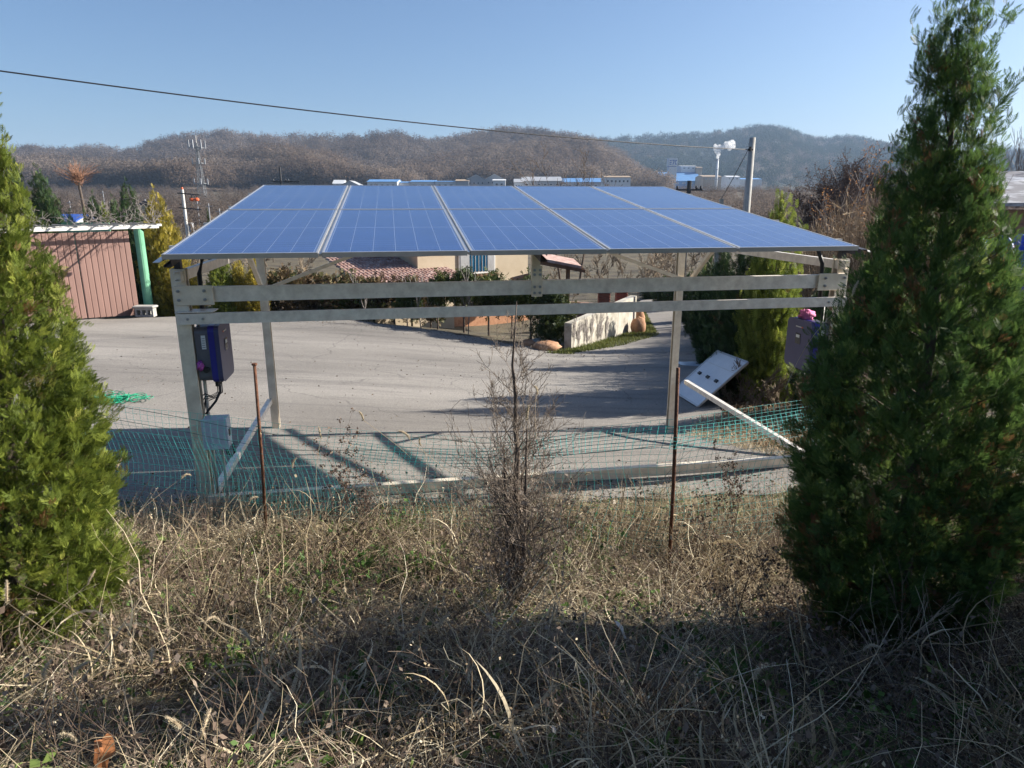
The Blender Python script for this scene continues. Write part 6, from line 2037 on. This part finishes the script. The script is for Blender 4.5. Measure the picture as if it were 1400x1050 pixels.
for (du, dv, rad) in ((0, -3, 1.7), (0, -7, 2.4), (-1, -11, 3.4), (-3, -14, 3.0), (1, -15, 2.8), (5, -15, 2.4), (9, -16.5, 2.8), (13, -18, 3.8), (17, -20, 3.4), (14, -14, 2.6), (19, -16, 2.2), (9, -20, 2.0), (-5, -17, 1.8)):
    nu, nv = 14, 10
    c = np.array([cx_ + du * pxm, cy_ + r.uniform(-1, 1), zt_ - (dv + 1) * pxm])
    V = []
    for j in range(nv + 1):
        th = math.pi * j / nv
        for i in range(nu):
            ph = 6.283 * i / nu
            k = rad * 1.25 * pxm * (1 + .16 * math.sin(4 * ph + 3 * th + du) + .1 * math.sin(7 * th - 3 * ph))
            V.append(c + k * np.array([math.sin(th) * math.cos(ph), math.sin(th) * math.sin(ph), math.cos(th)]))
    F = [(j * nu + i, (j + 1) * nu + i, (j + 1) * nu + (i + 1) % nu, j * nu + (i + 1) % nu) for j in range(nv) for i in range(nu)]
    Vs.append(np.array(V)); Fs.append(np.array(F) + off); off += len(V)
o = np_mesh('smoke_plume', np.concatenate(Vs), np.concatenate(Fs), sm)
tag(o, 'white steam plume drifting right from the chimney', 'smoke', kind='stuff')

# ------------------------------------------------------------------ wooded hills
def hill(name, prof, D, foot, zf, cut, spur, seed, back, m):
    us = np.arange(-700, 2101, 14.0)
    vv = np.interp(us, [p[0] for p in prof], [p[1] for p in prof])
    kx = np.array([atu(u, 1000, 2.7) / 1000 for u in us])
    zc = np.array([at(u, v, D)[2] for u, v in zip(us, vv)]) - cut
    W = np.concatenate([np.linspace(0, 1, 34), 1 + np.linspace(.05, 1, 8)])
    Yw = np.where(W <= 1, foot + (D - foot) * W, D + (W - 1) * back)
    K, Wg = np.meshgrid(kx, W)
    Yg = np.repeat(Yw[:, None], len(kx), 1)
    Zc = np.repeat(zc[None], len(W), 0)
    Wc = np.clip(Wg, 0, 1)
    sp = vnoise(K * 22, Wc * 2.2, seed) * 1.0 + .6 * vnoise(K * 46, Wc * 3, seed + 1)
    shape = Wc ** 1.15 * (1 + spur * sp * (1 - Wc) * 1.6)
    Yg = Yg + (1 - Wc) * Wc * 4 * spur * 120 * sp
    Z = zf + (Zc - zf) * shape
    Z = np.where(Wg > 1, Zc - (Wg - 1) * (Zc - zf) * .8, Z)
    X = K * Yg
    o = grid_sheet(name, X, Yg, Z, m)
    tag(o, kind='structure')
    return X[:34], Yg[:34], Z[:34]
HM = mat('forest_floor', (.07, .05, .04), (.13, .1, .08), .03, .95)
HM2 = mat('far_forest_floor', (.04, .045, .03), (.07, .065, .045), .02, .95)
NEARP = [(-700, 235), (-300, 222), (0, 208), (50, 204), (100, 208), (140, 204), (180, 210), (230, 195), (268, 184), (310, 182), (350, 186), (400, 190), (450, 188), (490, 190), (515, 183), (545, 185), (590, 192), (640, 186), (690, 180), (740, 183), (790, 188), (820, 197), (850, 217), (880, 240), (915, 262), (980, 280), (2100, 290)]
FARP = [(-700, 235), (0, 220), (500, 200), (700, 199), (760, 192), (830, 188), (880, 183), (930, 182), (980, 178), (1030, 170), (1060, 172), (1090, 183), (1120, 188), (1150, 184), (1200, 195), (1280, 205), (1400, 202), (1700, 196), (2100, 215)]
ND, FD = 860, 1600
R1P = [(-700, 246), (-200, 226), (0, 222), (60, 219), (130, 224), (190, 233), (240, 228), (300, 216), (370, 204), (420, 206), (470, 222), (520, 246), (570, 264), (620, 300), (2100, 330)]
R2P = [(-700, 330), (400, 300), (450, 262), (500, 241), (560, 226), (620, 214), (655, 206), (700, 202), (740, 196), (780, 194), (815, 204), (845, 222), (872, 242), (900, 262), (940, 300), (2100, 330)]
h1 = hill('left_spur', R1P, 560, 430, 9, 8, .4, 25, 200, HM)
h2 = hill('middle_spur', R2P, 690, 480, 9, 8, .4, 35, 240, HM)
hn = hill('wooded_hill', NEARP, ND, 560, 9, 11, .55, 5, 300, HM)
hf = hill('far_hill', FARP, FD, 900, 10, 13, .5, 15, 600, HM2)
def dome(n, seed, thin, tw=0):
    """rounded crown about 1 high made of small leaf-clump faces, plus tw twigs poking out"""
    r = np.random.default_rng(seed)
    d = norm(r.normal(0, 1, (n, 3)) + [0, 0, .35])
    d[:, 2] = np.where(d[:, 2] < -.2, -d[:, 2], d[:, 2])
    lump = 1 + .16 * np.sin(5 * d[:, 0] + 3 * d[:, 2] + seed) * np.sin(6 * d[:, 1] + 1)
    p1 = np.stack([d[:, 0] * .5, d[:, 1] * .5, .5 + d[:, 2] * .5], 1) * (r.uniform(.72, 1.05, n) * lump)[:, None]
    q1 = norm(np.cross(d, r.normal(0, 1, (n, 3))))
    q2 = norm(np.cross(d, q1) + d * r.normal(0, .9, (n, 1)))
    p0 = p1 - q2 * (thin * 2.4 * r.uniform(.6, 1.3, n))[:, None]
    sd = q1 * (thin * r.uniform(.6, 1.4, n))[:, None]
    V = np.stack([p0, p1 + sd, p1 - sd], 1).reshape(-1, 3)
    return V, np.arange(3 * n).reshape(-1, 3)
BAREW = leaf_mat('winter_forest', [(.1, .078, .066), (.135, .108, .092), (.168, .136, .116), (.205, .17, .146)], .95, .45, .05)
BAREW2 = leaf_mat('winter_forest_warm', [(.115, .085, .066), (.155, .118, .094), (.19, .15, .12), (.235, .19, .155)], .95, .45, .05)
EVERW = leaf_mat('far_pines', [(.02, .03, .018), (.032, .045, .024), (.05, .06, .03)], .95, .2, .05)
def forest(name, label, H_, n, m, tmpl, size, seed, pw=1.0, keep=None):
    X, Y, Z = H_
    r = np.random.default_rng(seed)
    ny, nx = X.shape
    a = r.uniform(0, 1, n) ** pw * (ny - 1.001); b = r.uniform(.1, .9, n) * (nx - 1.001)
    i, j = a.astype(int), b.astype(int)
    fa, fb = a - i, b - j
    def bl(A_): return A_[i, j] * (1 - fa) * (1 - fb) + A_[i + 1, j] * fa * (1 - fb) + A_[i, j + 1] * (1 - fa) * fb + A_[i + 1, j + 1] * fa * fb
    x, y, z = bl(X), bl(Y), bl(Z)
    u = 700 + FPX * x / y
    ok = (u > -140) & (u < 1540)
    if keep is not None: ok &= keep(x, y, z, u, r)
    x, y, z = x[ok], y[ok], z[ok]
    n = len(x)
    s_ = r.uniform(*size, n)
    P = np.stack([x, y, z - .8], 1)
    rv = np.clip(.5 + .3 * vnoise(x / 25, y / 30, seed) + r.normal(0, .16, n), 0, 1)
    return tag(gn_scatter(name, *tmpl, P, np.stack([r.normal(0, .06, n), r.normal(0, .06, n), r.uniform(0, 6.28, n)], 1), np.stack([s_ * r.uniform(.9, 1.25, n), s_ * r.uniform(.9, 1.25, n), s_], 1), rv, m), label, 'forest', kind='stuff')
forest('spur_woods', 'leafless warm brown woods on the left spur', h1, 6500, BAREW2, dome(420, 31, .026), (7, 16), 33, .85, lambda x, y, z, u, r: (u < 580))
forest('middle_woods', 'leafless brown woods on the middle spur', h2, 7000, BAREW2, dome(420, 32, .026), (8, 17), 34, .85, lambda x, y, z, u, r: (u < 905) & (u > 430))
forest('winter_forest', 'leafless brown woods covering the main hill', hn, 9000, BAREW, dome(420, 1, .026), (9, 20), 3, .75, lambda x, y, z, u, r: (u < 872))
forest('pine_patches', 'dark pine patches on the near hill', hn, 5000, EVERW, dome(300, 2, .03), (6, 11), 4, .6, lambda x, y, z, u, r: (u < 872) & (vnoise(x / 60, y / 60, 8) + r.normal(0, .2, len(x)) > .75))
forest('far_forest', 'mixed woods on the far blue hill', hf, 14000, EVERW, dome(160, 3, .035), (11, 20), 6, .7, lambda x, y, z, u, r: (u > 690))
forest('far_bare_woods', 'leafless woods on the far blue hill', hf, 9000, BAREW, dome(160, 5, .03), (11, 18), 7, .8, lambda x, y, z, u, r: (u > 690) & (vnoise(x / 90, y / 90, 4) + r.normal(0, .2, len(x)) > -.1))
r = np.random.default_rng(70)
n = 3600
Y = 100 * (390 / 100) ** r.uniform(0, 1, n)
u = r.uniform(-80, 1480, n)
x = (u - 700) / FPX * Y * .99
sc_ = r.uniform(2.0, 5.6, n)
tag(gn_scatter('valley_trees', *dome(420, 9, .018), np.stack([x, Y, g(x, Y) - .5], 1), np.stack([0 * x, 0 * x, r.uniform(0, 6.28, n)], 1), np.stack([sc_, sc_, sc_], 1), r.uniform(0, .8, n), BAREW), 'leafless trees scattered over the valley floor', 'trees', kind='stuff')
n = 420
u = r.uniform(440, 1060, n)
Y = np.where(u < 870, r.uniform(380, 393, n), r.uniform(500, 640, n))
x = (u - 700) / FPX * Y * .99
tag(gn_scatter('factory_hedge', *dome(160, 19, .035), np.stack([x, Y, g(x, Y) - .5], 1), np.stack([0 * x, 0 * x, r.uniform(0, 6.28, n)], 1), np.stack([r.uniform(1.5, 3, n), r.uniform(1.5, 3, n), r.uniform(1.8, 4.2, n)], 1), r.uniform(0, 1, n), EVERW), 'dark row of small evergreens in front of the factories', 'hedge', kind='stuff')

# ------------------------------------------------------------------ haze
hm = bpy.data.materials.new('haze'); hm.use_nodes = True
hm.node_tree.nodes.clear()
ho = hm.node_tree.nodes.new('ShaderNodeOutputMaterial')
hv = hm.node_tree.nodes.new('ShaderNodeVolumePrincipled')
hv.inputs['Color'].default_value = (.5, .7, 1.0, 1)
hv.inputs['Density'].default_value = .00016
hv.inputs['Anisotropy'].default_value = .1
hm.node_tree.links.new(hv.outputs[0], ho.inputs['Volume'])
hb = MB().box(-4300, 4300, -40, 4700, -12, 230).build('haze', hm)
hb['kind'] = 'stuff'
